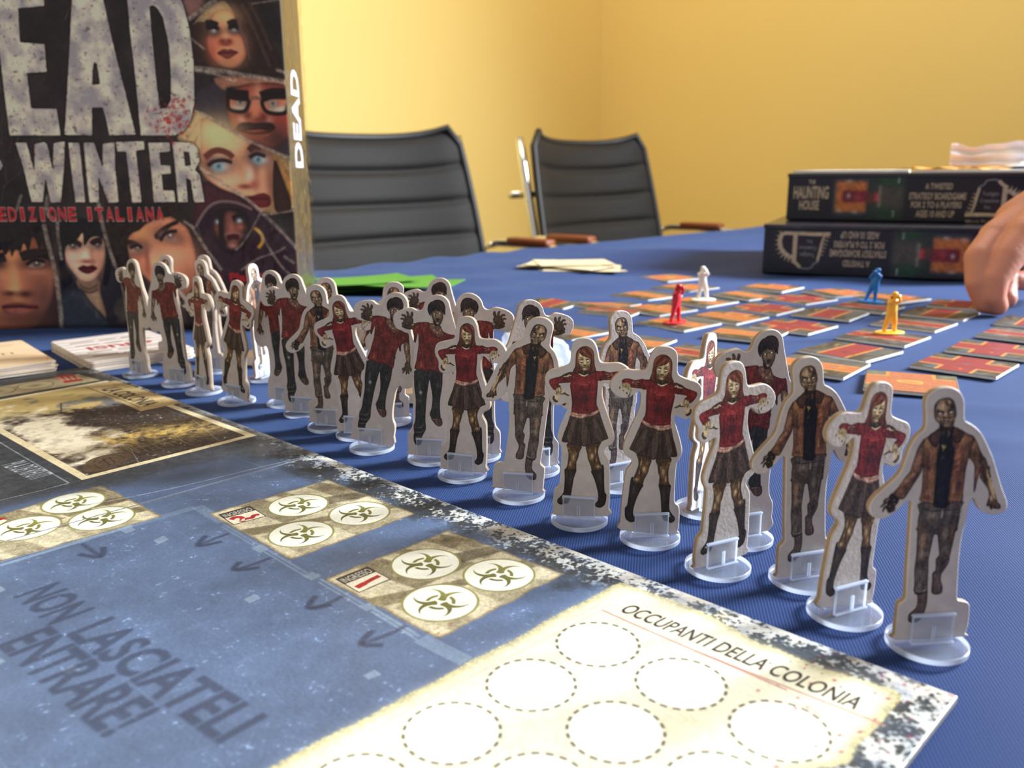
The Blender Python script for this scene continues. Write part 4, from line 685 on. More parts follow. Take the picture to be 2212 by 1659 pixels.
    F(H5, '1725,455 1810,370 1900,320 1985,290 1990,330 1900,370 1840,440 1760,505', (32, 24, 24)); F(H5, '1395,515 1480,515 1570,560 1620,610 1560,600 1480,575 1400,560', (32, 24, 24))
    for x, y, r_ in ((1895, 470, -.3), (1530, 605, .2)): B(H5, x, y, 18, 8.5, (70, 42, 38), .85, rot=r_); B(H5, x - 5, y + 8, 9, 4.4, (196, 160, 136), .9, rot=r_); B(H5, x + 6, y - 12, 4.4, 4.4, (60, 46, 42), 1); B(H5, x + 10, y - 14, 1.6, 1.6, (236, 228, 216), .9)
    LN(H5, '1790,520 1860,430 1980,410', 2.4, (34, 24, 24)); LN(H5, '1450,600 1530,570 1590,600', 2.4, (34, 24, 24))
    F(H5, '1220,320 1500,300 1750,210 1860,130 1900,240 1800,270 1650,320 1560,400 1470,440 1420,540 1440,720 1380,800 1300,760', (36, 28, 26), tex=.3)
    # webs of cracks
    for m, q, w in ((H2, '160,80 300,150 430,222 600,320 820,425 1050,515', 2.2), (H2, '210,590 400,720 620,862 760,985 940,1160 1110,1345', 2.6), (H2, '760,985 690,1120 600,1260 530,1330', 1.2), (H2, '770,1010 900,1000 1100,965', 1.4), (H2, '740,1150 820,1290 940,1470 1060,1580', 1.6), (H2, '580,1510 720,1410 880,1355 980,1300', 1.2), (H2, '130,1100 250,1290 410,1510', 2.2), (H2, '960,1380 1060,1450', 2), (H1, '180,300 330,180 600,0', 3), (H1, '255,1015 640,1060 1100,1140 1650,1225', 3.2), (H1, '255,1050 600,1110 800,1190 900,1200', 2), (H1, '200,560 300,640 420,740', 1.4), (H1, '1120,60 1400,20 1560,-10', 1.2), (H1, '1480,1040 1600,1080 1660,1140', 2), (H5, '490,330 540,560 600,800 660,1150 690,1500', 3.4), (H5, '640,300 650,480 690,740', 2.4), (H5, '1100,90 1160,400 1230,640 1290,800', 2.8), (H5, '240,0 200,120 180,200', 2), (H5, '540,0 520,200 640,300', 3), (H5, '1290,800 1380,1100 1420,1400', 1.4), (H5, '2180,380 2050,300', 2)):
        LN(m, q, w, (150, 138, 124), alpha=.62, tex=.5)
    # title letters, weathered white
    mott = np.clip((_fbm(c.h, c.w, 34, 5, 21) - .5) * 2.6 + .5, 0, 1)[..., None]; speck = np.clip((_fbm(c.h, c.w, 6, 2, 22) - .74) * 14, 0, 1)[..., None]
    stone = np.array((200, 192, 168.)) * (1 - mott) + np.array((140, 134, 136.)) * mott; stone = stone * (1 - .6 * speck) + np.array((70, 54, 52.)) * speck * .6
    def letter(*q, m=T):
        cs = [c.P(m(a)) for a in q]; M, x0, y0 = c.mask(cs, 3); h, w = M.shape; sl = (slice(y0, y0 + h), slice(x0, x0 + w))
        o = _blur(M, 3.2); c.blend(np.clip(o * 2.2, 0, 1), x0, y0, (24, 20, 20), .8)
        M = np.clip((_blur(M, 1) - .5 + (fi[sl] - .5) * .5) * 4 + .5, 0, 1); c.blend(M, x0, y0, stone[sl])
    letter('-200,-300 300,-300 300,42 122,58 135,290 303,303 318,492 182,500 212,742 385,745 412,925 65,925 20,560 -10,300 -60,0')
    letter('540,-300 650,-300 690,-60 765,280 925,920 745,925 720,800 700,735 625,735 628,925 440,922 465,500 490,0', '640,425 662,440 682,575 628,580 630,480')
    letter('840,-300 1060,-300 1190,-100 1250,40 1292,200 1320,430 1325,700 1300,830 1250,900 1190,925 960,925 925,550 890,250', '1018,45 1045,38 1075,60 1110,120 1150,300 1165,500 1165,680 1140,735 1092,745 1070,600 1040,300')
    for q in (('105,975 180,975 235,1180 235,985 300,970 320,985 360,1170 365,980 440,965 435,1150 415,1380 345,1385 310,1210 290,1380 215,1380 160,1150',), ('465,975 540,975 580,1380 515,1382 485,1150',), ('570,975 640,975 700,1150 700,985 780,970 785,1150 808,1380 740,1385 670,1200 675,1380 610,1382 590,1200',), ('790,970 980,965 985,1020 925,1030 965,1380 900,1385 860,1035 800,1035',),
              ('1010,975 1155,975 1160,1035 1085,1040 1095,1130 1160,1130 1165,1185 1100,1190 1112,1300 1185,1300 1195,1378 1050,1382 1030,1150',), ('1175,970 1310,975 1345,1010 1360,1100 1330,1160 1362,1200 1395,1380 1325,1382 1300,1230 1268,1215 1280,1380 1215,1380 1195,1150', '1250,1035 1290,1040 1302,1130 1262,1135'), ('-60,1090 0,1095 20,1130 5,1160 -20,1165 -10,1210 -60,1215',)): letter(*q)
    rr = np.random.default_rng(9)
    for _ in range(90):
        x, y = rr.normal(1180, 75), rr.normal(800, 70); B(T, x, y, *(rr.uniform(.4, 2.2, 2)), (150, 40, 44), .8)
    for _ in range(60): B(T, rr.uniform(200, 1390), rr.uniform(1000, 1390), *(rr.uniform(.3, 1.2, 2)), (120, 44, 44), .7)
    for wd_, x0, x1 in (('EDIZIONE', -4, 168), ('ITALIANA', 184, 357)):
        for n_, ch in enumerate(wd_):
            s0 = x0 + (x1 - x0) / 8 * n_; wi = (x1 - x0) / 8 * (.34 if ch == 'I' else .74); m0 = s0 + ((x1 - x0) / 8 - wi) / 2; a_, b_ = PX('%.1f,476 %.1f,476' % (m0, m0 + wi))
            c.text(ch, a_ - (.35, .35), b_ + (.35, -.35), 9.6, (170, 154, 150), .85, bold=.05); c.text(ch, a_, b_, 9.0, (160, 30, 34), 1, bold=.03, tex=.2)
    a_, b_ = PX('496,607 606,607'); c.text('Plaid Hat', a_, b_, 6, (164, 26, 36), .95, bold=.03); B(PX, 470, 598, 5, 2.6, (150, 26, 36), .9)
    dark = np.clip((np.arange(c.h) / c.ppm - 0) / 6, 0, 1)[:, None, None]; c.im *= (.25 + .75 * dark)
    return c
COVER = paint_cover()

# ------------------------------------------------------------------ side label of the two smaller boxes (245 x 54 mm)
LX = lambda v: (v - 355) * .1335
LY = lambda v: (765 - v) * .1400
def paint_label():
    c = Canvas(245, 54, 5, (17, 20, 34)); big = _fbm(c.h, c.w, 50, 4, 41); c.im *= (1 + .3 * (big - .5))[..., None]; tan = (170, 156, 132)
    R_ = lambda x0, x1, y0, y1: np.array([[LX(x0), LY(y0)], [LX(x1), LY(y0)], [LX(x1), LY(y1)], [LX(x0), LY(y1)]], float)
    T_ = lambda t, x0, x1, y0, y1, bold=.03, a=1, col=tan: c.text(t, (LX(x0), LY(y1)), (LX(x1), LY(y1)), LY(y0) - LY(y1), col, a, bold=bold)
    T_('THE', 518, 572, 428, 462); T_('HAUNTING', 405, 680, 480, 580); T_('HOUSE', 455, 612, 598, 674)
    for x0, x1, y0, y1, col, so in ((715, 985, 410, 725, (48, 56, 68), 2.5), (735, 975, 440, 690, (168, 100, 52), 1.5), (790, 985, 515, 610, (116, 30, 42), 1.), (985, 1250, 390, 745, (30, 48, 44), 1.5), (1040, 1240, 480, 660, (66, 64, 62), 3), (975, 1060, 520, 620, (80, 48, 42), 1.5), (1030, 1062, 535, 605, (160, 50, 56), .6), (1075, 1200, 400, 480, (24, 62, 46), 1.5), (1075, 1200, 665, 745, (24, 58, 42), 1.5), (1195, 1208, 405, 455, (130, 146, 146), .5), (1172, 1186, 672, 725, (110, 128, 128), .5), (1060, 1075, 470, 650, (130, 138, 120), 1.2)): c.fill(R_(x0, x1, y0, y1), col, smooth=False, soft=so, tex=.25)
    c.blob((LX(835), LY(560)), 8, 7.5, (74, 20, 32), .9); c.blob((LX(835), LY(558)), 3.2, 4, (176, 170, 172), .95); c.blob((LX(900), LY(575)), 6, 5.5, (156, 66, 80), .7)
    for x, y in ((830, 440), (770, 680), (890, 690)): c.blob((LX(x), LY(y)), 4.5, 3, (168, 156, 148), .8)
    for t, x0, x1, y0, y1 in (('A TWISTED', 1395, 1590, 455, 502), ('STRATEGY BOARDGAME', 1285, 1690, 530, 582), ('FOR 2 TO 6 PLAYERS', 1305, 1665, 600, 648), ('AGES 10 AND UP', 1345, 1620, 670, 722)): T_(t, x0, x1, y0, y1, .03, .95)
    return c
def paint_logo(c):                            # tombstone and rising moon emblem of the maker
    tan = (170, 156, 132); q = lambda a: np.stack([LX(1600 + (pts(a)[:, 0] - 0) * .5451 + 82.5 * 3.6145 - 297.4 + 0), LY(280 + (370 - 280) * 3.614 - 325.3 + pts(a)[:, 1] * .5447 + 325.3 - 0)], -1) if False else np.stack([LX(1084 + pts(a)[:, 0] * .5447), LY(325 + pts(a)[:, 1] * .5447)], -1)
    c.line(q('1265,300 1280,280 1320,260 1350,205 1430,190 1490,200 1560,270'), 1.2, (128, 128, 140)); c.line(q('1190,690 1225,560 1250,400 1268,300'), 2.6, tan, tex=.2); c.line(q('1590,290 1590,690'), 4.4, tan, tex=.1); c.line(q('1500,205 1560,265 1620,300'), 3.4, tan)
    c.line(q('1120,690 1300,685 1500,690 1760,690'), 3.8, tan, tex=.2); c.line(q('1620,340 1720,400 1790,500 1800,610 1770,690'), 4.2, tan, tex=.2)
    for a in range(9):
        t = math.radians(78 - a * 14); c.line(q('%d,%d %d,%d' % (1620 + 175 * math.cos(t), 560 - 215 * math.sin(t), 1620 + 250 * math.cos(t), 560 - 290 * math.sin(t))), 2.2, tan, taper=True)
    for a in range(6): c.line(q('%d,%d %d,%d' % (1240 - a * 14, 400 + a * 50, 1190 - a * 14, 390 + a * 50)), 1.6, tan, taper=True)
    grey = (112, 110, 116)
    for t, x0, x1, y in (('Twilight', 1310, 1520, 415), ('Creations', 1290, 1530, 510), ('Inc.', 1355, 1440, 600)): c.text(t, *q('%d,%d %d,%d' % (x0, y, x1, y)), 4.2, grey, .95, bold=.03)
    c.text('More Fun Games', *q('1140,810 1700,810'), 3.6, (150, 142, 126), .95, bold=.03)
# ================================================================== the room
TA = math.radians(46.5); TD = np.array([math.cos(TA), math.sin(TA), 0]); TN = np.array([-math.sin(TA), math.cos(TA), 0])   # along the table's far-left edge / away from the table
TE = np.array([-.042, 1.214, 0]) + TN * .004                     # a point on that edge
def tab(a, b, z=0.): return TE + TD * a + TN * b + np.array([0, 0, z])
WALL_OFF = 1.12; corner = np.array([.339, 3.21, 0]); a_c = float((corner - TE) @ TD)
wall_m = noisy(principled('yellow_wall_paint', srgb(234, 206, 126), .7), 1.5, .04, .25, 220)
def wall(name, p, q, th, out):
    p, q, out = [np.array(v, float) for v in (p, q, out)]
    v = [W(p - [0, 0, TZ]), W(q - [0, 0, TZ]), W(q + out * th - [0, 0, TZ]), W(p + out * th - [0, 0, TZ])]; v = v + [w + Vector((0, 0, 2.8)) for w in v]
    o = link(name, mesh_from(name, v, [(0, 3, 2, 1), (4, 5, 6, 7), (0, 1, 5, 4), (1, 2, 6, 5), (2, 3, 7, 6), (3, 0, 4, 7)]), wall_m, kind='structure'); return o
pA0 = tab(-2.6, WALL_OFF); pA1 = tab(a_c, WALL_OFF); pB1 = tab(a_c, WALL_OFF - 3.4)
wall('wall_left', pA0, pA1, .1, TN); wall('wall_right', pA1 + TN * .1, pB1, .1, TD)
floor_m = noisy(principled('grey_floor_tiles', srgb(150, 140, 128), .5), 6, .1)
def slab(name, m, z0, z1):
    q = [tab(-2.6, WALL_OFF + .1), tab(a_c + .1, WALL_OFF + .1), tab(a_c + .1, WALL_OFF - 3.4), tab(-2.6, WALL_OFF - 3.4)]
    v = [Vector((p[0], p[1], z0)) for p in q] + [Vector((p[0], p[1], z1)) for p in q]
    link(name, mesh_from(name, v, [(0, 1, 2, 3), (7, 6, 5, 4), (0, 4, 5, 1), (1, 5, 6, 2), (2, 6, 7, 3), (3, 7, 4, 0)]), m, kind='structure')
slab('floor', floor_m, -.05, 0)
for nm, p, q in (('baseboard_left', pA0, pA1), ('baseboard_right', pA1, pB1)):
    d = (q - p) / np.linalg.norm(q - p); n = -TN if nm.endswith('left') else -TD; v = [W(x - [0, 0, TZ]) for x in (p, q, q + n * .012, p + n * .012)]; v += [w + Vector((0, 0, .08)) for w in v]
    link(nm, mesh_from(nm, v, [(0, 3, 2, 1), (4, 5, 6, 7), (0, 1, 5, 4), (1, 2, 6, 5), (2, 3, 7, 6), (3, 0, 4, 7)]), principled('dark_baseboard', srgb(90, 74, 60), .5), kind='structure')

# ================================================================== table and cloth
TL0, TL1, TW = -1.25, .92, 1.55               # extent along the edge, and width (towards the camera)
wood = noisy(principled('table_wood', srgb(110, 74, 48), .4), 9, .2)
troot = empty('meeting_table', W(tab(-.2, -TW / 2, -TZ)), TA, label='long meeting table under the blue cloth, seen only through the cloth', cat='table')
def tloc(a, b): return (a + .2, b + TW / 2)
x0, y0 = tloc(TL0, -TW); x1, y1 = tloc(TL1, 0)
link('table_top', box_mesh('table_top', x0 + .01, x1 - .01, y0 + .01, y1 - .01, TZ - .034, TZ - .0045, .003), wood, troot)
for lx in (x0 + .12, x1 - .12):
    for ly in (y0 + .12, y1 - .12): link('leg', box_mesh('leg', lx - .03, lx + .03, ly - .03, ly + .03, 0, TZ - .034, .004), wood, troot)
cloth_m = principled('blue_tablecloth_weave', srgb(31, 54, 120), .7, Sheen_Weight=.12, Sheen_Roughness=.35, Specular_IOR_Level=.12)
b = cloth_m.node_tree.nodes['Principled BSDF']; b.inputs['Sheen Tint'].default_value = (.5, .7, 1, 1)
tc = N(cloth_m, 'ShaderNodeTexCoord'); mp = N(cloth_m, 'ShaderNodeMapping'); L(cloth_m, tc.outputs['Object'], mp.inputs['Vector']); mp.inputs['Rotation'].default_value = (0, 0, .95)
w1 = N(cloth_m, 'ShaderNodeTexWave', i_Scale=520, i_Distortion=.4, bands_direction='DIAGONAL'); w2 = N(cloth_m, 'ShaderNodeTexWave', i_Scale=700, i_Distortion=.4, bands_direction='X')
for w_ in (w1, w2): L(cloth_m, mp.outputs['Vector'], w_.inputs['Vector'])
mu = N(cloth_m, 'ShaderNodeMath', operation='MULTIPLY'); L(cloth_m, w1.outputs['Fac'], mu.inputs[0]); L(cloth_m, w2.outputs['Fac'], mu.inputs[1])
bp = N(cloth_m, 'ShaderNodeBump', i_Strength=.4, i_Distance=.0003); L(cloth_m, mu.outputs[0], bp.inputs['Height']); L(cloth_m, bp.outputs['Normal'], b.inputs['Normal'])
cr = N(cloth_m, 'ShaderNodeMix', data_type='RGBA'); cr.inputs[6].default_value = (*srgb(20, 38, 84), 1); cr.inputs[7].default_value = (*srgb(42, 74, 136), 1); L(cloth_m, mu.outputs[0], cr.inputs[0]); L(cloth_m, cr.outputs[2], b.inputs['Base Color'])
def ridge(a, b, c0, ang, width, length, amp, ca, cb):
    """one soft fold: centre (ca, cb) on the table, running along ang"""
    u = (a - ca) * math.cos(ang) + (b - cb) * math.sin(ang); v = -(a - ca) * math.sin(ang) + (b - cb) * math.cos(ang); v = v + .15 * length * np.sin(u / length * 2 + c0) * .3
    return amp * np.exp(-(v / width) ** 2) * np.exp(-(u / length) ** 4)
def cloth_h(x, y):
    """height of the cloth over the table, x/y world"""
    z = -.0009 + 0 * x
    far = 1 / (1 + np.exp(-(y - .58) / .05)); lf = 1 / (1 + np.exp((x - .10) / .05))
    z = z + far * lf * .0016 * (1 + np.sin(x * 22 + y * 64 + 1.5 * np.sin(x * 9)))                       # long shallow folds on the far left
    z = z + far * .0009 * (1 + np.sin(-x * 30 + y * 40 + 2 * np.sin(y * 7)))
    rr = 1 / (1 + np.exp(-(x - (.13 + .0 * y)) / .012)) * 1 / (1 + np.exp((y - .40) / .03))
    z = z + rr * .0004 * (np.sin(x * 60 + y * 25) + np.sin(y * 75 - x * 20))
    for (c0, ang, w, l, amp, cx, cy) in ((1, -.78, .006, .05, .0011, -.075, .372), (2, -.7, .005, .05, .0010, -.13, .415), (0, -.6, .006, .06, .0012, -.10, .40), (0, -.25, .012, .10, .0016, .17, .372), (0, -.2, .010, .12, .0013, .27, .40)): z = z + ridge(x, y, c0, ang, w, l, amp, cx, cy)
    return z
NA, NB = 300, 220
ga = np.linspace(TL0, TL1, NA); gb = np.linspace(-TW, 0, NB); A_, B_ = np.meshgrid(ga, gb); Px = TE[0] + TD[0] * A_ + TN[0] * B_; Py = TE[1] + TD[1] * A_ + TN[1] * B_
Pz = cloth_h(Px, Py); verts = np.stack([Px, Py, Pz + TZ], -1).reshape(-1, 3).tolist(); idx = np.arange(NA * NB).reshape(NB, NA)
faces = np.stack([idx[:-1, :-1], idx[:-1, 1:], idx[1:, 1:], idx[1:, :-1]], -1).reshape(-1, 4).tolist()
loop = list(idx[0, :]) + list(idx[1:, -1]) + list(idx[-1, :-1][::-1]) + list(idx[1:-1, 0][::-1]); n = len(loop); cen = np.array(W(tab((TL0 + TL1) / 2, -TW / 2)))
prev = loop
for k, (dz, out) in enumerate(((.004, .004), (.012, .007), (.06, .010), (.16, .014), (.27, .018))):
    cur = []
    for i, vi in enumerate(loop):
        p = np.array(verts[vi]); a = (p - [TE[0], TE[1], 0]) @ TD; bb = (p - [TE[0], TE[1], 0]) @ TN; o = np.zeros(3)
        if bb > -.001: o += TN
        if bb < -TW + .001: o -= TN
        if a > TL1 - .001: o += TD
        if a < TL0 + .001: o -= TD
        fold = .011 * math.sin(i * .19 + .6 * math.sin(i * .05)) * min(1, dz / .1); q = p + o * (out + fold + .0 * k); q[2] = p[2] - dz; cur.append(len(verts)); verts.append(q.tolist())
    faces += [(int(prev[i]), int(prev[(i + 1) % n]), int(cur[(i + 1) % n]), int(cur[i])) for i in range(n)]; prev = cur
cm = mesh_from('tablecloth', verts, faces, True); bm = bmesh.new(); bm.from_mesh(cm); bmesh.ops.recalc_face_normals(bm, faces=bm.faces); bm.to_mesh(cm); bm.free()
cloth = link('tablecloth', cm, cloth_m, label='blue woven tablecloth with soft folds spread over the whole table', cat='tablecloth')

# ================================================================== game board: four hinged panels, two of them printed in view
edge_m = noisy(principled('board_edge_grey', srgb(120, 116, 110), .7), 200, .2)
near_im = BOARD_NEAR.image('board_near_print', 1.0, .92); far_im = BOARD_FAR.image('board_far_print', 1.0)
bm_near = print_mat('board_print_near', near_im, .42, .12, .4); bm_far = print_mat('board_print_far', far_im, .42, .12, .4)
back_m = noisy(principled('board_plain_blueprint', srgb(84, 103, 136), .4), 30, .2)
yaw_b = math.atan2(BU[1], BU[0])
broot = empty('game_board', W(B0 - [0, 0, BT]), yaw_b, label='large folded-out printed game board with a blueprint plan, parchment sheet and three entrance cards', cat='game board')
def panel(u0, u1, v0, v1, mat, c=None):
    """local x = u, local y = v"""
    bm = bmesh.new(); g = .00025; add_box(bm, u0 / 1000 + g, u1 / 1000 - g, v0 / 1000, v1 / 1000, 0, BT, .0004, 2); me = bm_mesh(bm, 'panel'); me.materials.append(edge_m); me.materials.append(mat)
    uv = me.uv_layers.new(name='UVMap')
    for p in me.polygons:
        if p.normal.z > .5: p.material_index = 1
        for li in p.loop_indices:
            co = me.vertices[me.loops[li].vertex_index].co
            if c is not None: uv.data[li].uv = ((co.y * 1000 - c.ox) / (c.w / c.ppm), (co.x * 1000 - c.oy) / (c.h / c.ppm))
    return link('panel', me, None, broot)
panel(0, BU0, 0, 169.5, bm_near, BOARD_NEAR); panel(BU0, BS, 0, 169.5, bm_far, BOARD_FAR); panel(0, BU0, 169.8, 492, back_m); panel(BU0, BS, 169.8, 492, back_m)

# ================================================================== standees
PG = 1.36
side_m = noisy(principled('card_cut_edge', srgb(164, 138, 108), .75), 400, .25)
def facing_fac(m, amt=.9, base=.03, normal=None):
    lw = N(m, 'ShaderNodeLayerWeight'); lw.inputs[0].default_value = .5
    if normal: L(m, normal, lw.inputs['Normal'])
    p = N(m, 'ShaderNodeMath', operation='POWER'); p.inputs[1].default_value = 5; L(m, lw.outputs['Facing'], p.inputs[0])
    q = N(m, 'ShaderNodeMath', operation='MULTIPLY_ADD'); q.inputs[1].default_value = amt; q.inputs[2].default_value = base; L(m, p.outputs[0], q.inputs[0]); return q.outputs[0]
def plastic(name, tint, opac, rough=.06):
    m = bpy.data.materials.new(name); m.use_nodes = True; nt = m.node_tree; nt.nodes.clear(); out = N(m, 'ShaderNodeOutputMaterial')
    tr = N(m, 'ShaderNodeBsdfTransparent'); tr.inputs[0].default_value = (*tint, 1); gl = N(m, 'ShaderNodeBsdfGlossy', i_Roughness=rough); df = N(m, 'ShaderNodeBsdfTranslucent'); df.inputs[0].default_value = (.84, .9, 1, 1); d2 = N(m, 'ShaderNodeBsdfDiffuse'); d2.inputs[0].default_value = (.84, .9, 1, 1)
    a = N(m, 'ShaderNodeMixShader'); a.inputs[0].default_value = .5; L(m, df.outputs[0], a.inputs[1]); L(m, d2.outputs[0], a.inputs[2])
    b = N(m, 'ShaderNodeMixShader'); b.inputs[0].default_value = opac; L(m, tr.outputs[0], b.inputs[1]); L(m, a.outputs[0], b.inputs[2])
    c = N(m, 'ShaderNodeMixShader'); L(m, facing_fac(m, .55, .04), c.inputs[0]); L(m, b.outputs[0], c.inputs[1]); L(m, gl.outputs[0], c.inputs[2]); L(m, c.outputs[0], out.inputs[0]); return m
clear_m = plastic('clear_plastic', (.95, .96, .98), .17); rim_m = plastic('clear_plastic_edge', (.92, .95, 1), .68, .15)
def lathe(name, prof, n=48, mats=()):
    v = []; f = []; mi = []
    for r, z in prof:
        for k in range(n): v.append((r * math.cos(2 * math.pi * k / n), r * math.sin(2 * math.pi * k / n), z))
    for i in range(len(prof) - 1):
        for k in range(n): f.append((i * n + k, i * n + (k + 1) % n, (i + 1) * n + (k + 1) % n, (i + 1) * n + k)); mi.append(prof[i][1] != prof[i + 1][1])
    f.append(tuple(range(n))[::-1]); mi.append(0); f.append(tuple(range((len(prof) - 1) * n, len(prof) * n))); mi.append(0)
    me = mesh_from(name, v, f)
    for m in mats: me.materials.append(m)
    if len(mats) > 1: me.polygons.foreach_set('material_index', [int(x) for x in mi])
    return me
base_me = lathe('base_disc', [(.0094, 0.0000), (.0096, .0002), (.0096, .00145), (.0094, .0016)], 56, (clear_m, rim_m))
def clip_mesh():
    bm = bmesh.new(); sh = Matrix.Shear('XZ', 4, (0, -.10)) if False else Matrix.Identity(4)
    add_box(bm, -.0054, .0054, -.0021, -.00125, .0016, .0092, .0002, 1); add_box(bm, -.0056, .0056, -.0023, -.0011, .0088, .0096, .0003, 2)
    add_box(bm, -.0055, .0055, -.0027, -.0021, .0016, .0023, .0002, 1); add_box(bm, -.0005, .0005, -.00275, -.0021, .0023, .0066, .0002, 1)
    me = bm_mesh(bm, 'clip'); me.materials.append(clear_m); me.materials.append(rim_m)
    for p in me.polygons:
        z = p.center.z
        if z > .0086 or z < .0024 or abs(p.normal.x) > .7: p.material_index = 1
    return me
clip_me = clip_mesh()
CT = .0019
def card_mesh(k):
    out, c = CARD[k]; P = catmull(out, 2); P[:, 1] = np.maximum(P[:, 1], 1.75)
    keep = [0]
    for i in range(1, len(P)):
        if np.linalg.norm(P[i] - P[keep[-1]]) > .12: keep.append(i)
    P = P[keep]; area_ = .5 * np.sum(P[:, 0] * np.roll(P[:, 1], -1) - np.roll(P[:, 0], -1) * P[:, 1])
    if area_ < 0: P = P[::-1]
    t = np.roll(P, -1, 0) - np.roll(P, 1, 0); t /= np.linalg.norm(t, axis=1)[:, None]; n_ = np.stack([t[:, 1], -t[:, 0]], -1); I = P - n_ * .32; J = P - n_ * .09; n = len(P)
    bm = bmesh.new(); H = CT / 2 * 1000; rings = []
    for q, y in ((I, -H), (J, -H + .1), (P, -H + .34), (P, H - .34), (J, H - .1), (I, H)): rings.append([bm.verts.new((a[0] / 1000, y / 1000, a[1] / 1000)) for a in q])
    bm.faces.new(rings[0]); bm.faces.new(rings[-1][::-1])
    for r0, r1 in zip(rings, rings[1:]):
        for i in range(n): bm.faces.new((r0[(i + 1) % n], r0[i], r1[i], r1[(i + 1) % n]))
    bmesh.ops.recalc_face_normals(bm, faces=bm.faces); bmesh.ops.triangulate(bm, faces=[f for f in bm.faces if len(f.verts) > 4])
    me = bm_mesh(bm, 'figure_card'); me.materials.append(print_mat('print_' + {'J': 'jacket_man', 'G': 'red_sweater_woman', 'R': 'torn_shirt_man'}[k], c.image('card_print_' + k, PG, .74), .5, 0, .35)); me.materials.append(side_m)
    uv = me.uv_layers.new(name='UVMap'); sm = []
    for p in me.polygons:
        ys = [abs(me.vertices[v].co.y) for v in p.vertices]; side = max(ys) < CT / 2 - .0003
        p.material_index = 1 if side else 0; sm.append(not (min(ys) > CT / 2 - 1e-6))
        for li in p.loop_indices:
            co = me.vertices[me.loops[li].vertex_index].co; uv.data[li].uv = ((co.x * 1000 - c.ox) / (c.w / c.ppm), co.z * 1000 / (c.h / c.ppm))
    me.polygons.foreach_set('use_smooth', sm); return me
card_me = {k: card_mesh(k) for k in 'JGR'}
WHO = {'J': 'bald zombie man in a brown jacket', 'G': 'red-haired zombie woman in a red sweater', 'R': 'zombie man in a torn red shirt, one hand raised'}
# number, figure, side, x mm, y mm, yaw, sideways tilt, label
ST = [('J', 'A', 102.4, 192.5, 5.6, -.6, 'bald zombie man standee in brown jacket, nearest the camera, beside the board corner'),
      ('G', 'B', 87.9, 208.2, 24.2, -6, 'red-haired zombie woman standee, half behind the nearest brown jacket standee'),
      ('J', 'A', 83.4, 227.8, 16.2, .6, 'brown jacket zombie standee, third from the camera in the front row'),
      ('G', 'A', 60.7, 235.7, 25.2, .2, 'red-haired zombie woman standee, fourth from the camera, its left cut edge showing'),
      ('G', 'B', 43.9, 257.1, 3.9, -3.8, 'red-haired woman standee, fifth in front row, overlapping another woman card on its left'),
      ('G', 'A', 22.4, 271.7, -12.4, .5, 'red-haired zombie woman standee, sixth in front row, just right of a leaning jacket man'),
      ('J', 'B', 2.2, 295.5, -10.6, -3.8, 'brown jacket zombie standee with torn sleeve arm hanging left, seventh in the front row'),
      ('G', 'A', -19.5, 317.2, -19, -1.8, 'red-haired zombie woman standee, left of the jacket man with torn sleeve, eighth in row'),
      ('R', 'A', -33.5, 337, -8.8, 0, 'torn red shirt zombie standee, ninth in front row, raised hand overlapping the tenth'),
      ('R', 'A', -59.9, 351.5, -14.4, -8.6, 'torn red shirt zombie standee leaning clearly to the right, tenth in front row'),
      ('G', 'A', -69.4, 370.6, -10, 7.2, 'red-haired zombie woman standee leaning left, behind the right-leaning red shirt standee'),
      ('J', 'A', -84.9, 383, -10.5, -1.6, 'brown jacket zombie standee whose arm reaches left across a red shirt card'),
      ('R', 'A', -101.5, 405.4, -14.1, 5.2, 'torn red shirt zombie standee crossed by the reaching arm of a jacket standee'),
      ('R', 'B', -115.2, 425, -21.9, -1, 'torn red shirt zombie standee, raised hand hidden by the next card on its right'),
      ('G', 'B', -141.8, 429.9, -32.2, -9, 'red-haired zombie woman standee with claw hand to the left, beside the colony plaque'),
      ('G', 'A', -165.8, 450.9, -46, -2.8, 'narrow turned woman standee, third from the far end of the front row'),
      ('R', 'B', -186.1, 469.6, -22, .6, 'torn red shirt standee with hand raised to the right, second from the far end'),
      ('R', 'A', -217.1, 491.7, -36, -.2, 'torn red shirt zombie standee at the far end of the row, beside the decks'),
      ('R', 'A', 73.3, 256.1, 16.5, 0, 'torn red shirt zombie standee in the back row, nearest the camera of that row'),
      ('G', 'B', 66., 280.8, 50, 0, 'thin turned woman standee in the back row, its face brightly lit from the right'),
      ('J', 'A', 39.4, 305.6, 26, -2.8, 'brown jacket zombie standee in the back row, behind two overlapping woman cards'),
      ('R', 'B', 9., 322.1, 20, -2, 'torn red shirt standee in the back row, head half hidden by a jacket man'),
      ('R', 'B', -14.4, 340, -4, -2, 'torn red shirt standee in the back row, raised hand showing right of a woman card'),
      ('R', 'A', -37., 392., -6, 0, 'torn red shirt standee in the back row, only hair and one hand above front cards'),
      ('J', 'B', -57.4, 392.1, 8, 0, 'bald zombie standee in the back row, head before the middle of the green cards'),
      ('J', 'A', -85.5, 410., -8, -1, 'brown jacket zombie standee in the back row at the left tip of the green cards'),
      ('J', 'A', -141.5, 480., 71, 0, 'standee in the back row seen almost edge on, in front of the large box'),
      ('J', 'A', -177., 500., -30, -1, 'brown jacket zombie standee before the large box, behind a narrow turned woman card'),
      ('J', 'A', -184., 528., -26, 0, 'brown jacket zombie standee hidden behind another jacket standee, close to the large box'),
      ('J', 'B', -214., 532., -24, 0, 'brown jacket zombie standee, farthest of all, peeping behind a red shirt standee')]
proto = {}
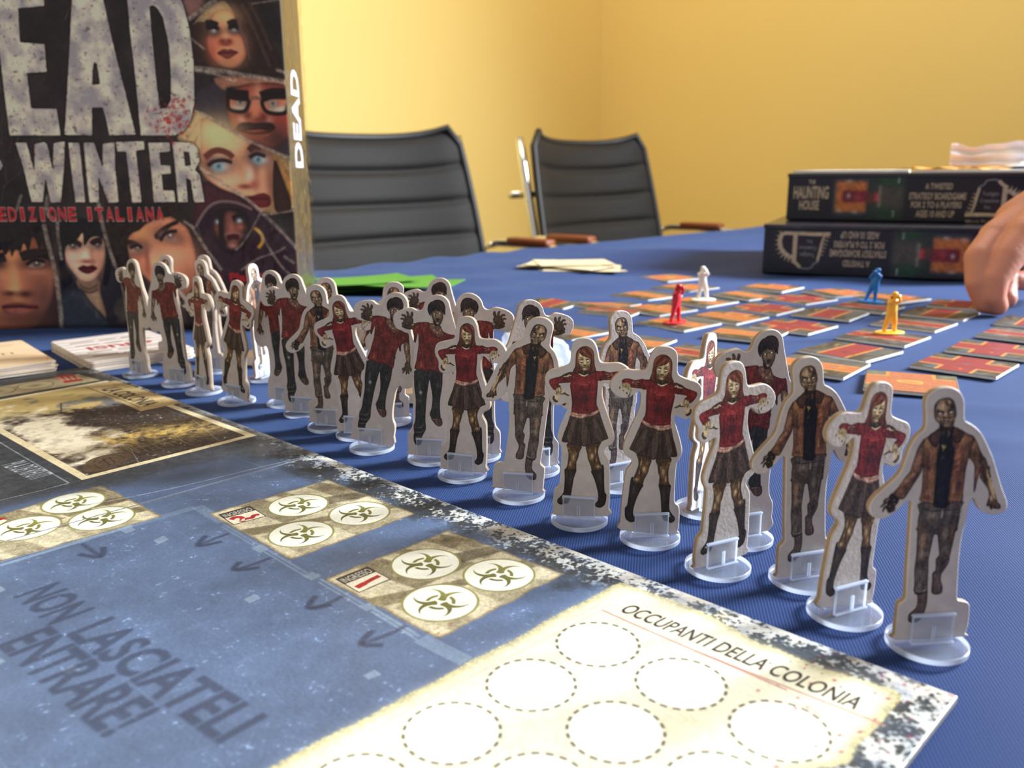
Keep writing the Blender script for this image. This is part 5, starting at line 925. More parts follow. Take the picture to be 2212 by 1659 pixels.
for (k, sd, x, y, yaw, roll, lab) in ST:
    z = float(cloth_h(np.array(x / 1000), np.array(y / 1000))) + .0009 if False else 0.0
    r = empty('zombie_standee', (x / 1000, y / 1000, TZ + z), math.radians(yaw + (180 if sd == 'B' else 0)), label=lab, cat='standee', group='zombie standees')
    roll = roll if sd == 'A' else -roll
    c = link('figure_card', card_me[k], None, r); R_ = Matrix.Translation((0, 0, .0017)) @ Matrix.Rotation(math.radians(-roll), 4, 'Y') @ Matrix.Translation((0, 0, -.0017)); c.matrix_local = Matrix.Translation((0, 0, max(0, abs(math.sin(math.radians(roll))) * .0085 - .0004))) @ R_
    link('base_disc', base_me, None, r)
    for s_ in (0, 1): o = link('clip', clip_me, None, r); o.rotation_euler = (0, 0, math.pi * s_)
# ================================================================== large game box in clear film
tx = COVER.image('box_cover_print', 1.9); cov_m = print_mat('box_cover_print', tx, .5, 0, .15)
boxside_m = noisy(principled('box_side_print', srgb(84, 72, 50), .25, Specular_IOR_Level=.6), 20, .2); boxdark_m = noisy(principled('box_dark_print', srgb(40, 34, 34), .4), 20, .2)
BD = .052
bxr = empty('game_box', W(BX0 + [-.1485, BD / 2, 0]), 0, label='large upright zombie game box in clear film with painted faces and stone lettering', cat='box')
def uvbox(name, sx, sy, sz, mats, face, bev=.0012):
    """box centred in x/y, standing on z=0; face(p) -> (material index, uv function)"""
    bm = bmesh.new(); add_box(bm, -sx / 2, sx / 2, -sy / 2, sy / 2, 0, sz, bev, 2); me = bm_mesh(bm, name)
    for m in mats: me.materials.append(m)
    uv = me.uv_layers.new(name='UVMap')
    for p in me.polygons:
        mi, fn = face(p.normal); p.material_index = mi
        for li in p.loop_indices: uv.data[li].uv = fn(me.vertices[me.loops[li].vertex_index].co)
    return me
me = uvbox('box_lid', .297, BD, .297, (cov_m, boxside_m, boxdark_m), lambda n: (0 if n.y < -.5 else 1 if n.x > .5 else 2, lambda co: ((co.x + .1485) / .297, co.z / .297)))
link('box_lid', me, None, bxr)
def text_mesh(txt, size, mat, extr=.00005, bold=0.):
    cu = bpy.data.curves.new('t', 'FONT'); cu.body = txt; cu.size = size; cu.extrude = extr; cu.offset = bold; cu.align_x = 'CENTER'; cu.align_y = 'CENTER'; cu.resolution_u = 3
    o = bpy.data.objects.new('t', cu); COL.objects.link(o); dg = bpy.context.evaluated_depsgraph_get(); me = bpy.data.meshes.new_from_object(o.evaluated_get(dg)); bpy.data.objects.remove(o); bpy.data.curves.remove(cu)
    me.materials.clear(); me.materials.append(mat); return me
white_ink = noisy(principled('white_ink', srgb(214, 214, 224), .5), 300, .15)
o = link('side_title', text_mesh('DEAD', .040, white_ink, .0001, .0012), None, bxr)
# letters run up the spine: local x of the text -> +z, local y -> -y (towards the viewer's left)
o.matrix_local = Matrix(((0, 0, 1, BD / 2 + .0002), (0, 1, 0, -.004), (-0, 0, 0, 0), (0, 0, 0, 1))) if False else Matrix(((0, 0, 1, BD / 2 + .0002), (-1, 0, 0, -.0), (0, 1, 0, 0), (0, 0, 0, 1)))
o.matrix_local = Matrix.Translation((.1487, 0, .152)) @ Matrix(((0, 0, 1, 0), (0, -1, 0, 0), (1, 0, 0, 0), (0, 0, 0, 1))) @ Matrix.Diagonal((.66, .8, 1, 1))
# the shrink film: a slightly puckered clear skin
film = bpy.data.materials.new('clear_film'); film.use_nodes = True; film.node_tree.nodes.clear(); fo = N(film, 'ShaderNodeOutputMaterial'); ft = N(film, 'ShaderNodeBsdfTransparent'); ft.inputs[0].default_value = (.97, .97, .97, 1); fg = N(film, 'ShaderNodeBsdfGlossy', i_Roughness=.06); 
fmx = N(film, 'ShaderNodeMixShader'); L(film, ft.outputs[0], fmx.inputs[1]); L(film, fg.outputs[0], fmx.inputs[2]); L(film, fmx.outputs[0], fo.inputs[0])
fn = N(film, 'ShaderNodeTexNoise', i_Scale=22, i_Detail=3, i_Distortion=1.2); ftc = N(film, 'ShaderNodeTexCoord'); fm_ = N(film, 'ShaderNodeMapping'); fm_.inputs['Scale'].default_value = (1, 1, .25); L(film, ftc.outputs['Object'], fm_.inputs[0]); L(film, fm_.outputs[0], fn.inputs['Vector']); fb = N(film, 'ShaderNodeBump', i_Strength=.7, i_Distance=.006); L(film, fn.outputs[0], fb.inputs['Height'])
L(film, fb.outputs[0], fg.inputs['Normal']); L(film, facing_fac(film, .8, .018, fb.outputs[0]), fmx.inputs[0])
bm = bmesh.new(); nx, nz = 40, 40
def fgrid(f, nu, nv):
    g = [[bm.verts.new(f(i / nu, j / nv)) for j in range(nv + 1)] for i in range(nu + 1)]
    for i in range(nu):
        for j in range(nv): bm.faces.new((g[i][j], g[i + 1][j], g[i + 1][j + 1], g[i][j + 1]))
wv = lambda a, b: .0007 + .0006 * math.sin(a * 41 + 3 * math.sin(b * 17)) * math.sin(b * 29 + a * 9)
fgrid(lambda u, v: (-.149 + .2985 * u, -BD / 2 - wv(u, v) - .0002, .298 * v), nx, nz)
fgrid(lambda u, v: (.1490 + wv(u * .3, v * 3) * 1.6, -BD / 2 - .001 + (BD + .002) * u, .298 * v), 12, 60)
link('shrink_film', bm_mesh(bm, 'shrink_film', True), film, bxr)

# ================================================================== the two smaller boxes
pl = at(1645, 592, 0); ya = math.radians(-24); ydir = np.array([math.cos(ya), math.sin(ya), 0])
def small_box(name, x, y, z, yaw, w, d, h, flip, label):
    c = paint_label_canvas; im = c
    m = lab_mat
    r = empty(name, W((x, y, z)), yaw, label=label, cat='box')
    def f(n):
        fr = n.y < -.5
        if flip: fn = lambda co: ((w / 2 - co.x) / w, 1 - co.z / h)
        else: fn = lambda co: ((co.x + w / 2) / w, co.z / h)
        return (0 if fr else 1, fn)
    link('box_base', uvbox('box_base', w, d, h, (m, navy_m), f, .0016), None, r)
    bm = bmesh.new(); add_box(bm, -w / 2 - .0009, w / 2 + .0009, -d / 2 - .0009, d / 2 + .0009, h - .004, h + .0006, .0008, 2); link('lid_rim', bm_mesh(bm, 'lid_rim'), navy_m, r)
    return r
navy_m = noisy(principled('navy_box_print', srgb(26, 28, 42), .35, Coat_Weight=.3), 30, .15)
cl = paint_label(); paint_logo(cl); HH = cl; lab_mat = print_mat('small_box_label', cl.image('small_box_label', 1.3), .4, .15, .4); paint_label_canvas = cl
BW, BDp, BH = .258, .258, .0500
def dims():
    d0 = ydir / np.linalg.norm(ydir); return d0, np.array([-d0[1], d0[0], 0])
d0, d1 = dims(); BW2 = .258
lo_c = pl + d0 * BW2 / 2 + d1 * BDp / 2
lower = small_box('game_box_small', lo_c[0], lo_c[1], .0010, ya, BW2, BDp, .0540, True, 'lower dark blue haunted house game box, lying upside down under its twin')
up0 = at(1697, 476, .0558); up0 = np.array([up0[0], up0[1], 0]); ya2 = math.radians(-24); d0 = np.array([math.cos(ya2), math.sin(ya2), 0]); d1 = np.array([-d0[1], d0[0], 0])
up_c = up0 + d0 * BW2 / 2 + d1 * BDp / 2
upper = small_box('game_box_small', up_c[0], up_c[1], .0562, ya2, BW2, BDp, .0530, False, 'upper dark blue haunted house game box, lying on the lower one with papers on top')
TOPZ = .0562 + .0537
def up_at(px, py, z=TOPZ): return at(px, py, z)

# ================================================================== sheets, cards, papers
def sheet(name, corners, th, mat, label=None, cat=None, group=None, curl=0., nseg=10, warp=None):
    """thin sheet through four world corners with real thickness"""
    A0, A1, A2, A3 = [np.asarray(c, float) for c in corners]; cen_ = (A0 + A1 + A2 + A3) / 4; v = []; n = nseg
    for s_ in (0, 1):
        for i in range(n + 1):
            for j in range(n + 1):
                u, w = i / n, j / n; p = A0 * (1 - u) * (1 - w) + A1 * u * (1 - w) + A2 * u * w + A3 * (1 - u) * w
                z = curl * ((2 * u - 1) ** 2) + (warp(u, w) if warp else 0); v.append(tuple(p - [cen_[0], cen_[1], cen_[2]] + [0, 0, z + (th if s_ else 0)]))
    N1 = (n + 1) ** 2; f = []
    for i in range(n):
        for j in range(n):
            a = i * (n + 1) + j; b_ = a + n + 1; f.append((a, a + 1, b_ + 1, b_)); f.append((a + N1, b_ + N1, b_ + 1 + N1, a + 1 + N1))
    rim = [(i * (n + 1)) for i in range(n + 1)] + [n * (n + 1) + j for j in range(1, n + 1)] + [i * (n + 1) + n for i in range(n - 1, -1, -1)] + [j for j in range(n - 1, 0, -1)]
    for a, b_ in zip(rim, rim[1:] + rim[:1]): f.append((a, b_, b_ + N1, a + N1))
    bm = bmesh.new(); me0 = mesh_from(name, v, f); bm.from_mesh(me0); bmesh.ops.recalc_face_normals(bm, faces=bm.faces); bm.to_mesh(me0); bm.free()
    o = link(name, me0, mat, label=label, cat=cat, group=group); o.location = W(cen_); return o
def rect(cx, cy, z, w, h, yaw):
    c_, s_ = math.cos(yaw), math.sin(yaw); return [(cx + a * c_ - b_ * s_, cy + a * s_ + b_ * c_, z) for a, b_ in ((-w / 2, -h / 2), (w / 2, -h / 2), (w / 2, h / 2), (-w / 2, h / 2))]
white_m = noisy(principled('white_paper', srgb(240, 240, 240), .6), 40, .04); orange_m = noisy(principled('orange_paper', srgb(236, 160, 70), .6), 60, .08)
green_m = noisy(principled('green_card_back', srgb(84, 142, 54), .6, Specular_IOR_Level=.2), 60, .1); cream_m = noisy(principled('cream_card', srgb(216, 202, 166), .6), 60, .12)
# papers on the upper box
a_ = [up0 + d0 * .004 + d1 * .006, up0 + d0 * .128 + d1 * .006, up0 + d0 * .13 + d1 * .2, up0 + d0 * .02 + d1 * .2]
sheet('rule_leaflet', [np.array([p[0], p[1], TOPZ + .0002]) for p in a_], .0028, white_m, 'white paper leaflet lying on the left half of the upper box', 'leaflet')
a_ = [up0 + d0 * .133 + d1 * .004, up0 + d0 * .256 + d1 * .004, up0 + d0 * .256 + d1 * .18, up0 + d0 * .17 + d1 * .18]
sheet('rule_leaflet', [np.array([p[0], p[1], TOPZ + .0002]) for p in a_], .0024, white_m, 'white paper leaflet lying on the right half of the upper box', 'leaflet')
a_ = [up0 + d0 * .115 + d1 * .004, up0 + d0 * .20 + d1 * .010, up0 + d0 * .235 + d1 * .12, up0 + d0 * .17 + d1 * .14]
sheet('orange_flyer', [np.array([p[0], p[1], TOPZ + .0036]) for p in a_], .0004, orange_m, 'creased orange flyer lying across the white leaflets on the upper box', 'flyer', warp=lambda u, w: .0022 * math.sin(u * 9 + w * 4) ** 2)
def crumple(name, base, w, h, yaw, mat, label, cat, seed, lean=.25):
    r = np.random.default_rng(seed); bm = bmesh.new(); n, m = 22, 12; ph = r.uniform(0, 6, 8); th = .0004
    for sgn in (-1, 1):
        g = []
        for i in range(n + 1):
            row = []
            for j in range(m + 1):
                u, v_ = i / n, j / m; x = (u - .5) * w; z = h * v_ * (1 - .10 * math.sin(u * 7 + ph[0]) - .05 * math.sin(u * 17 + ph[1]) * v_)
                y = .005 * math.sin(u * 6 + ph[2]) + .0012 * math.sin(u * 19 + v_ * 5 + ph[3]) + lean * z + .003 * math.sin(v_ * 14 + ph[4]); row.append(bm.verts.new((x, y + sgn * th, z)))
            g.append(row)
        for i in range(n):
            for j in range(m): bm.faces.new((g[i][j], g[i + 1][j], g[i + 1][j + 1], g[i][j + 1]) if sgn < 0 else (g[i][j + 1], g[i + 1][j + 1], g[i + 1][j], g[i][j]))
    bmesh.ops.remove_doubles(bm, verts=bm.verts, dist=1e-6); o = link(name, bm_mesh(bm, name), mat, label=label, cat=cat); o.location = W(base); o.rotation_euler = (0, 0, yaw); return o
tissue_m = noisy(principled('tissue_paper', srgb(226, 222, 224), .95, Specular_IOR_Level=0.0), 30, .05)
pale_m = noisy(principled('pale_blue_bag', srgb(176, 202, 224), .4), 20, .08)
p_ = up0 + d0 * .215 + d1 * .12; crumple('paper_napkin', (p_[0], p_[1], TOPZ + .0064), .086, .026, ya2, tissue_m, 'crumpled white paper napkin standing up at the back of the upper box', 'napkin', 4)
p_ = up0 + d0 * .315 + d1 * .10; crumple('plastic_bag', (p_[0], p_[1], 0.0005), .075, .148, ya + .2, pale_m, 'pale blue crumpled plastic bag beside the right end of the stacked boxes', 'bag', 8, .1)
# green cards, fanned, lifting off the cloth
for i, (px, py, yaw, z, w, h) in enumerate(((740, 622, .35, .004, .085, .062), (800, 614, -.1, .0065, .09, .062), (850, 608, .25, .0085, .088, .060), (893, 613, -.2, .0105, .088, .058), (790, 606, .5, .0125, .088, .060))):
    c_ = at(px, py, z); sheet('green_card', rect(c_[0], c_[1], z, w, h, yaw), .0006, green_m, ('green card at the left foot of the loose green pile', 'green card just above the lowest of the loose green pile', 'middle card of the loose green pile', 'green card pointing right out of the loose green pile', 'topmost card of the loose green pile')[i], 'card', 'green cards in a loose pile', curl=.0012)
# cream cards, a spread stack
for i in range(9):
    c_ = at(1232 + rng.uniform(-28, 30), 580 + rng.uniform(-4, 4), .0012); z = .0004 + i * .0009
    sheet('cream_card', rect(c_[0], c_[1], z, .088, .063, -.25 + rng.uniform(-.5, .5)), .0006, cream_m, 'cream card in the untidy stack near the far table edge', 'card', 'cream cards in an untidy stack', nseg=3)
# the two decks beside the board
def deck_print(name, f):
    c = Canvas(63, 88, 5, (206, 190, 170)); f(c); return print_mat(name, c.image(name, 1.2), .5, .1, .3), c
def d1f(c):
    c.im[:] = (214, 184, 146); c.im *= (1 + .12 * (_fbm(c.h, c.w, 60, 4, 61) - .5))[..., None]; c.line(np.array([[8, 74], [55, 74.]]), .8, (150, 110, 80)); c.line(np.array([[4, 4], [4, 84], [59, 84], [59, 4], [4, 4.]]), .5, (180, 140, 100), alpha=.6)
    c.text('RIFIUTI', (14, 40), (49, 40), 7, (110, 80, 60), .8); c.line(np.array([[12, 20], [30, 26], [48, 22.]]), .9, (120, 90, 66))
def d2f(c):
    c.im[:] = (214, 200, 190); n = _fbm(c.h, c.w, 50, 4, 62); ys = np.arange(c.h)[:, None] / c.ppm; st = np.clip(np.sin(ys * .62 + 3 * (n - .5)) * 2, -1, 1); c.im -= (26 * (st > 0) * np.ones((1, 1)))[..., None] * np.array((1, 1.05, 1.1)) if st.shape == (c.h, c.w) else 0
    for y in (18, 31, 58, 70):
        for x0, x1 in ((8, 24), (27, 38), (41, 56)): c.line(np.array([[x0, y], [x1, y + .4]]), 2.2, (96, 84, 74), alpha=.85, tex=.3)
    c.text('CRISI', (12, 39), (52, 39), 11, (150, 58, 56), .95, bold=.03)
m1, c1 = deck_print('deck_scrap_print', d1f); m2, c2 = deck_print('deck_crisis_print', d2f)
def card_block(w, h, th, mat, edge):
    bm = bmesh.new(); add_box(bm, -w / 2, w / 2, -h / 2, h / 2, 0, th, 0); 
    es = [e for e in bm.edges if abs((e.verts[0].co - e.verts[1].co).z) > 1e-6]; bmesh.ops.bevel(bm, geom=es, offset=.003, segments=4, profile=.5, affect='EDGES')
    me = bm_mesh(bm, 'card'); me.materials.append(edge); me.materials.append(mat); uv = me.uv_layers.new(name='UVMap')
    for p in me.polygons:
        p.material_index = 1 if p.normal.z > .5 else 0
        for li in p.loop_indices: co = me.vertices[me.loops[li].vertex_index].co; uv.data[li].uv = (co.x / w + .5, co.y / h + .5)
    return me
card_edge = noisy(principled('card_deck_edge', srgb(214, 200, 182), .6), 500, .15)
def deck(px, py, along, across, n, th, mat, label, group, seed, turn=0.):
    """px, py: corner of the top card; along/across: headings of its long and short edges"""
    r = np.random.default_rng(seed); p = at(px, py, n * th); dl = np.array([math.cos(along), math.sin(along)]); ds = np.array([math.cos(across), math.sin(across)]); c_ = p[:2] + dl * .044 + ds * .0315
    me = card_block(.063, .088, th * .92, mat, card_edge)
    for i in range(n):
        last = i == n - 1; o = link('playing_card', me, None, label=label + (', top card of its deck' if last else ', inside its deck'), cat='card', group=group); j = .0005 if not last else 0
        o.location = W((c_[0] + r.normal() * j, c_[1] + r.normal() * j, .0002 + i * th)); o.rotation_euler = (0, 0, along + math.pi / 2 + turn + r.normal() * .01)
deck(107, 737, math.radians(-49), math.radians(37), 12, .00052, m2, 'card with red and dark lettering beside the far board corner', 'cards of the striped deck', 5, math.pi)
deck(45, 735, math.radians(-49), math.radians(-139), 12, .00052, m1, 'plain tan card at the far left beside the board', 'cards of the tan deck', 6)
# two small decks and crumpled clear bags behind the standees
brown_edge = noisy(principled('brown_card_back', srgb(130, 104, 78), .6), 60, .3)
for px, py, yaw, k in ((590, 776, -.4, 0), (905, 850, -.3, 1)):
    c_ = at(px, py, 0); me_ = card_block(.030, .042, .0050, brown_edge, card_edge); o = link('card_stack', me_, None, label=('small pile of brown cards among the standees near the large box', 'small pile of brown cards behind the leaning red shirt standee')[k], cat='cards'); o.location = W((c_[0], c_[1], .0004)); o.rotation_euler = (0, 0, yaw)
bagm = plastic('cloudy_bag_plastic', (.93, .95, .97), .62, .2)
def pillow(px, py, w, d, h, yaw, label):
    c_ = at(px, py, 0); bm = bmesh.new(); bmesh.ops.create_icosphere(bm, subdivisions=4, radius=1)
    for v in bm.verts:
        x, y, z = v.co; sg = lambda a: math.copysign(abs(a) ** .62, a)
        k = 1 + .07 * math.sin(5 * x + 3 * z + px) + .06 * math.sin(9 * y - 4 * x) + .05 * math.sin(13 * z + 7 * x); v.co = (sg(x) * w / 2 * k, sg(y) * d / 2 * k, max(0.0003, (sg(z) * .5 + .5) * h * k))
    o = link('plastic_bag', bm_mesh(bm, 'plastic_bag', True), bagm, label=label, cat='bag'); o.location = W((c_[0], c_[1], .0)); o.rotation_euler = (0, 0, yaw)
pillow(1150, 835, .044, .022, .027, -.25, 'small cloudy clear plastic bag standing behind the middle of the back row')
pillow(800, 812, .020, .016, .022, .2, 'tiny cloudy clear plastic bag behind the standees near the green cards')

# ================================================================== floor tiles of the other game
TH = .0019
def tile_canvas(kind, seed):
    c = Canvas(60, 60, 4.5, (74, 72, 68)); r = np.random.default_rng(seed); n = _fbm(c.h, c.w, 70, 4, seed); n2 = _fbm(c.h, c.w, 22, 4, seed + 50)
    A_ = np.array((74, 80, 86.)); B_ = np.array((54, 44, 36.)); C_ = np.array((118, 100, 56.)); t = np.clip((n - .4) * 5, 0, 1)[..., None]; t2 = np.clip((n2 - .5) * 6, 0, 1)[..., None]
    c.im[:] = (A_ * (1 - t) + B_ * t) * (1 - .5 * t2) + C_ * .5 * t2
    R_ = lambda x0, x1, y0, y1: np.array([[x0, y0], [x1, y0], [x1, y1], [x0, y1]], float)
    fill = lambda x0, x1, y0, y1, col, **k: c.fill(R_(x0, x1, y0, y1), col, smooth=False, **{'tex': .12, **k})
    org, red, bor = (182, 98, 52), (142, 38, 44), (204, 130, 48)
    if kind == 0:
        for q in ((16, 44, 0, 60), (0, 60, 16, 44)): fill(q[0] - (2.5 if q[0] else 0), q[1] + (2.5 if q[1] < 60 else 0), q[2] - (2.5 if q[2] else 0), q[3] + (2.5 if q[3] < 60 else 0), bor)
        for q in ((16, 44, 0, 60), (0, 60, 16, 44)): fill(*q, (176, 98, 62))
        c.fill(np.array([[24, 27], [36, 25], [38, 31], [35, 35], [23, 34], [21, 30.]]), (208, 158, 76)); c.fill(np.array([[25, 28], [35, 27], [36, 31], [25, 33.]]), (190, 120, 60))
        for x, y in ((7, 7), (53, 7), (7, 53), (53, 53)): c.blob((x, y), 7, 7, (104, 112, 102), .8); fill(x - 8, x + 8, y - 8, y + 8, (150, 140, 80), alpha=.25, soft=2)
    else:
        w0 = 9 if kind in (1, 4) else 11
        horiz = kind in (1, 2, 4, 5); vert = kind in (2, 3, 5)
        if horiz: fill(0, 60, 30 - w0 - 2.4, 30 + w0 + 2.4, bor)
        if vert: fill(30 - w0 - 2.4, 30 + w0 + 2.4, 0 if kind != 5 else 20, 60, bor)
        col = red if kind in (2, 3, 1) else org
        if horiz: fill(0, 60, 30 - w0, 30 + w0, col)
        if vert: fill(30 - w0, 30 + w0, 0 if kind != 5 else 20, 60, col)
        for _ in range(5): c.blob(r.uniform(8, 52, 2), r.uniform(2, 6), r.uniform(1.5, 4), [(214, 158, 66), (96, 110, 120), (60, 40, 34), (190, 170, 140)][r.integers(4)], .7)
        c.blob(r.uniform(10, 50, 2), 2, 2, (226, 180, 90), .8)
    for e_ in ((0, 60, 0, 1), (0, 60, 59, 60), (0, 1, 0, 60), (59, 60, 0, 60)): fill(*e_, (84, 74, 58), alpha=.6)
    return c
tile_mats = [print_mat('room_tile_print_%d' % k, tile_canvas(k, 70 + k).image('room_tile_print_%d' % k, .88, .92), .5, .08, .3) for k in range(6)]
tile_edge = noisy(principled('white_tile_edge', srgb(226, 226, 220), .6), 300, .1); dark_edge = noisy(principled('brown_tile_edge', srgb(112, 92, 66), .6), 300, .2)
L0, B0_ = at(1864, 838, TH), at(2070, 856, TH); side = .0465
def tile_mesh(k):
    bm = bmesh.new(); add_box(bm, 0, side, 0, side, 0, TH, .00025, 1); me = bm_mesh(bm, 'room_tile')
    for m in (tile_edge, tile_mats[k]): me.materials.append(m)
    uv = me.uv_layers.new(name='UVMap')
    for p in me.polygons:
        p.material_index = 1 if p.normal.z > .5 else 0
        for li in p.loop_indices: co = me.vertices[me.loops[li].vertex_index].co; uv.data[li].uv = (co.x / side, co.y / side)
    return me
tme = [tile_mesh(k) for k in range(6)]
TILES = [((1864, 838), (2070, 856), 0, 'orange crossing floor tile, nearest of the room tiles, by the nearest standee head'), ((1965, 789), (2141, 814), 2, 'floor tile with a wide red path, directly behind the orange crossing tile'),
 ((1723, 756), (1875, 782), 3, 'floor tile with a narrow red path between dark corners, third nearest on the right'), ((2040, 756), (2207, 776), 2, 'red path floor tile with white glare at the right edge'),
 ((1806, 728), (1949, 747), 1, 'floor tile under the yellow figurine'), ((1371, 697), (1483, 715), 4, 'floor tile under the red figurine'), ((1481, 684), (1588, 699), 5, 'orange floor tile right of the red figurine'),
 ((1568, 666), (1675, 679), 2, 'red floor tile behind the orange one right of the red figurine'), ((1434, 650), (1528, 663), 4, 'floor tile under the white figurine'), ((1619, 704), (1744, 721), 2, 'red floor tile left of the yellow figurine'),
 ((1708, 679), (1826, 691), 3, 'red floor tile halfway between the red and blue figurines'), ((1646, 644), (1747, 658), 2, 'red floor tile in front of the box shadow'), ((1536, 635), (1606, 646), 4, 'orange floor tile right of the white figurine'),
 ((1594, 621), (1686, 630), 5, 'floor tile with a yellow corner in the shadow of the boxes'), ((1517, 724), (1680, 741), 4, 'floor tile just above the thin turned woman standee'), ((1404, 768), (1560, 790), 1, 'red and orange floor tile behind the woman standee heads'),
 ((1650, 792), (1783, 811), 4, 'floor tile behind the back row red shirt man head'), ((1880, 699), (2015, 715), 1, 'dark red floor tile behind the yellow figurine'), ((1945, 678), (2076, 691), 3, 'red floor tile left of the hand'),
 ((2001, 660), (2118, 669), 2, 'floor tile under the fingertips'), ((1787, 663), (1898, 675), 1, 'floor tile under the blue figurine'), ((1843, 641), (1952, 656), 5, 'floor tile behind the blue figurine'), ((1731, 628), (1806, 642), 5, 'shaded floor tile left of the blue figurine'),
 ((2107, 724), (2262, 742), 1, 'glaring red floor tile cut by the right side, in the hand shadow'), ((2145, 698), (2290, 712), 3, 'floor tile cut by the right side below the hand'), ((1321, 636), (1407, 649), 4, 'orange floor tile left of the white figurine'), ((1409, 620), (1496, 631), 5, 'orange floor tile behind the white figurine'),
 ((1381, 598), (1452, 609), 0, 'olive floor tile, farthest from the camera'), ((1336, 666), (1432, 682), 5, 'orange floor tile behind the red figurine'), ((1223, 657), (1311, 669), 4, 'orange floor tile, left end of its row'), ((1246, 673), (1352, 687), 1, 'turned floor tile left of the red figurine base'),
 ((1113, 658), (1203, 670), 3, 'turned thin looking floor tile, leftmost of the tiles'), ((1130, 716), (1228, 733), 4, 'orange floor tile right of the raised hand standee'), ((1005, 700), (1094, 714), 4, 'floor tile half hidden by the standee hand in the back row'), ((1262, 742), (1386, 757), 4, 'orange floor tile behind the back row jacket man')]
placed = []
for (Lp, Bp, k, lab) in TILES:
    a_, b_ = at(*Lp, TH), at(*Bp, TH); d = b_ - a_; yw = math.atan2(d[1], d[0])
    if lab.startswith('turned'): yw += .22
    o = link('room_tile', tme[k], None, label=lab, cat='tile', group='room tiles of the second game'); o.location = W((a_[0], a_[1], float(.0002))); o.rotation_euler = (0, 0, yw); placed.append((a_, yw))

# ================================================================== skinned figures
def skinned(name, pts_, edges, mat, sub=2, smooth=True, root=0):
    """one continuous surface grown over a skeleton; pts_ = [(x, y, z, radius)]"""
    me = bpy.data.meshes.new(name); me.from_pydata([p[:3] for p in pts_], edges, []); o = bpy.data.objects.new(name, me); COL.objects.link(o)
    md = o.modifiers.new('skin', 'SKIN'); md.use_smooth_shade = True; sv = me.skin_vertices[0].data
    for i, p in enumerate(pts_): r = p[3]; sv[i].radius = r if isinstance(r, tuple) else (r, r); sv[i].use_root = (i == root)
    ss = o.modifiers.new('sub', 'SUBSURF'); ss.levels = ss.render_levels = sub
    dg = bpy.context.evaluated_depsgraph_get(); m2 = bpy.data.meshes.new_from_object(o.evaluated_get(dg)); bpy.data.objects.remove(o)
    m2.polygons.foreach_set('use_smooth', [True] * len(m2.polygons)); m2.name = name; m2.materials.clear(); m2.materials.append(mat); return m2
def figurine(px, py, hgt, col, cname, label, lean=0., turn=0.):
    m = noisy(principled(cname + '_toy_plastic', col, .35, Specular_IOR_Level=.5, Subsurface_Weight=.15, Subsurface_Scale=.002), 200, .04); c_ = at(px, py, TH + .0004)
    r = empty('explorer_figurine', W((c_[0], c_[1], TH + .00025)), turn, label=label, cat='figurine', group=None)
    s_ = hgt / 30.; X = lambda x, y, z, q: ((x + lean * z) * s_ / 1000, y * s_ / 1000, z * s_ / 1000, q * 1.12 * s_ / 1000)
    P_ = [X(0, 0, 15, 2.9), X(0, 0, 19, 2.7), X(.1, 0, 22.6, 3.1), X(.2, -.3, 25, 1.5), X(.3, -.8, 27.2, 2.25), X(.4, -1, 29.2, 1.9),           # pelvis, waist, chest, neck, head
          X(-1.9, 0, 13, 2.2), X(-3.2, -.3, 8, 1.7), X(-4.6, .3, 3, 1.35), X(-4.9, -.9, 1.2, 1.3),
          X(1.9, 0, 13, 2.2), X(2.8, -.6, 8, 1.7), X(3.6, 0, 3, 1.35), X(3.9, -1.2, 1.2, 1.3),
          X(-3.1, 0, 23.4, 1.5), X(-4.3, -2, 21.6, 1.25), X(-2.2, -3.6, 24.6, 1.05), X(-.8, -3.9, 26.4, 1.0),
          X(3.2, 0, 23.4, 1.5), X(4.9, -1.6, 22.4, 1.25), X(2.6, -3.4, 25.2, 1.05), X(1.0, -3.9, 26.6, 1.0)]
    E_ = [(0, 1), (1, 2), (2, 3), (3, 4), (4, 5), (0, 6), (6, 7), (7, 8), (8, 9), (0, 10), (10, 11), (11, 12), (12, 13), (2, 14), (14, 15), (15, 16), (16, 17), (2, 18), (18, 19), (19, 20), (20, 21)]
    link('body', skinned('body', P_, E_, m, 2), None, r)
    bm = bmesh.new(); tube(bm, [X(.1, -3.6, 27.3, 0)[:3], X(.1, -6.2, 27.2, 0)[:3]], [1.25 * s_ / 1000, 1.5 * s_ / 1000], 12); link('camera', bm_mesh(bm, 'camera', True), m, r)
    bm = bmesh.new(); bmesh.ops.create_cone(bm, cap_ends=True, segments=12, radius1=2.5 * s_ / 1000, radius2=1.7 * s_ / 1000, depth=2.2 * s_ / 1000, matrix=Matrix.Translation(X(.35, -.9, 28.9, 0)[:3])); bmesh.ops.bevel(bm, geom=bm.edges[:], offset=.4 * s_ / 1000, segments=2, affect='EDGES'); link('cap', bm_mesh(bm, 'cap', True), m, r)
    pr = [(10.4, 0), (11.4, .35), (11.4, 1.1), (10.6, 1.5)]; b_ = lathe('stand', [(a * s_ / 1000, z * s_ / 1000) for a, z in pr], 36, (m,)); b_.transform(Matrix.Diagonal((1, .62, 1, 1))); link('stand', b_, None, r)
figurine(1458, 697, 29.5, srgb(206, 22, 48), 'red', 'red plastic explorer figurine on an oval foot, at the left of the tiles', .05, .7)
figurine(1519, 649, 30.5, srgb(244, 238, 228), 'white', 'white plastic explorer figurine standing legs apart on a tile', -.08, .25)
figurine(1880, 653, 30, srgb(26, 122, 200), 'blue', 'blue plastic explorer figurine on a tile in front of the lower box', .16, -.9)
figurine(1921, 720, 29.5, srgb(250, 190, 60), 'yellow', 'yellow plastic explorer figurine, nearest of the four figurines', .02, .25)

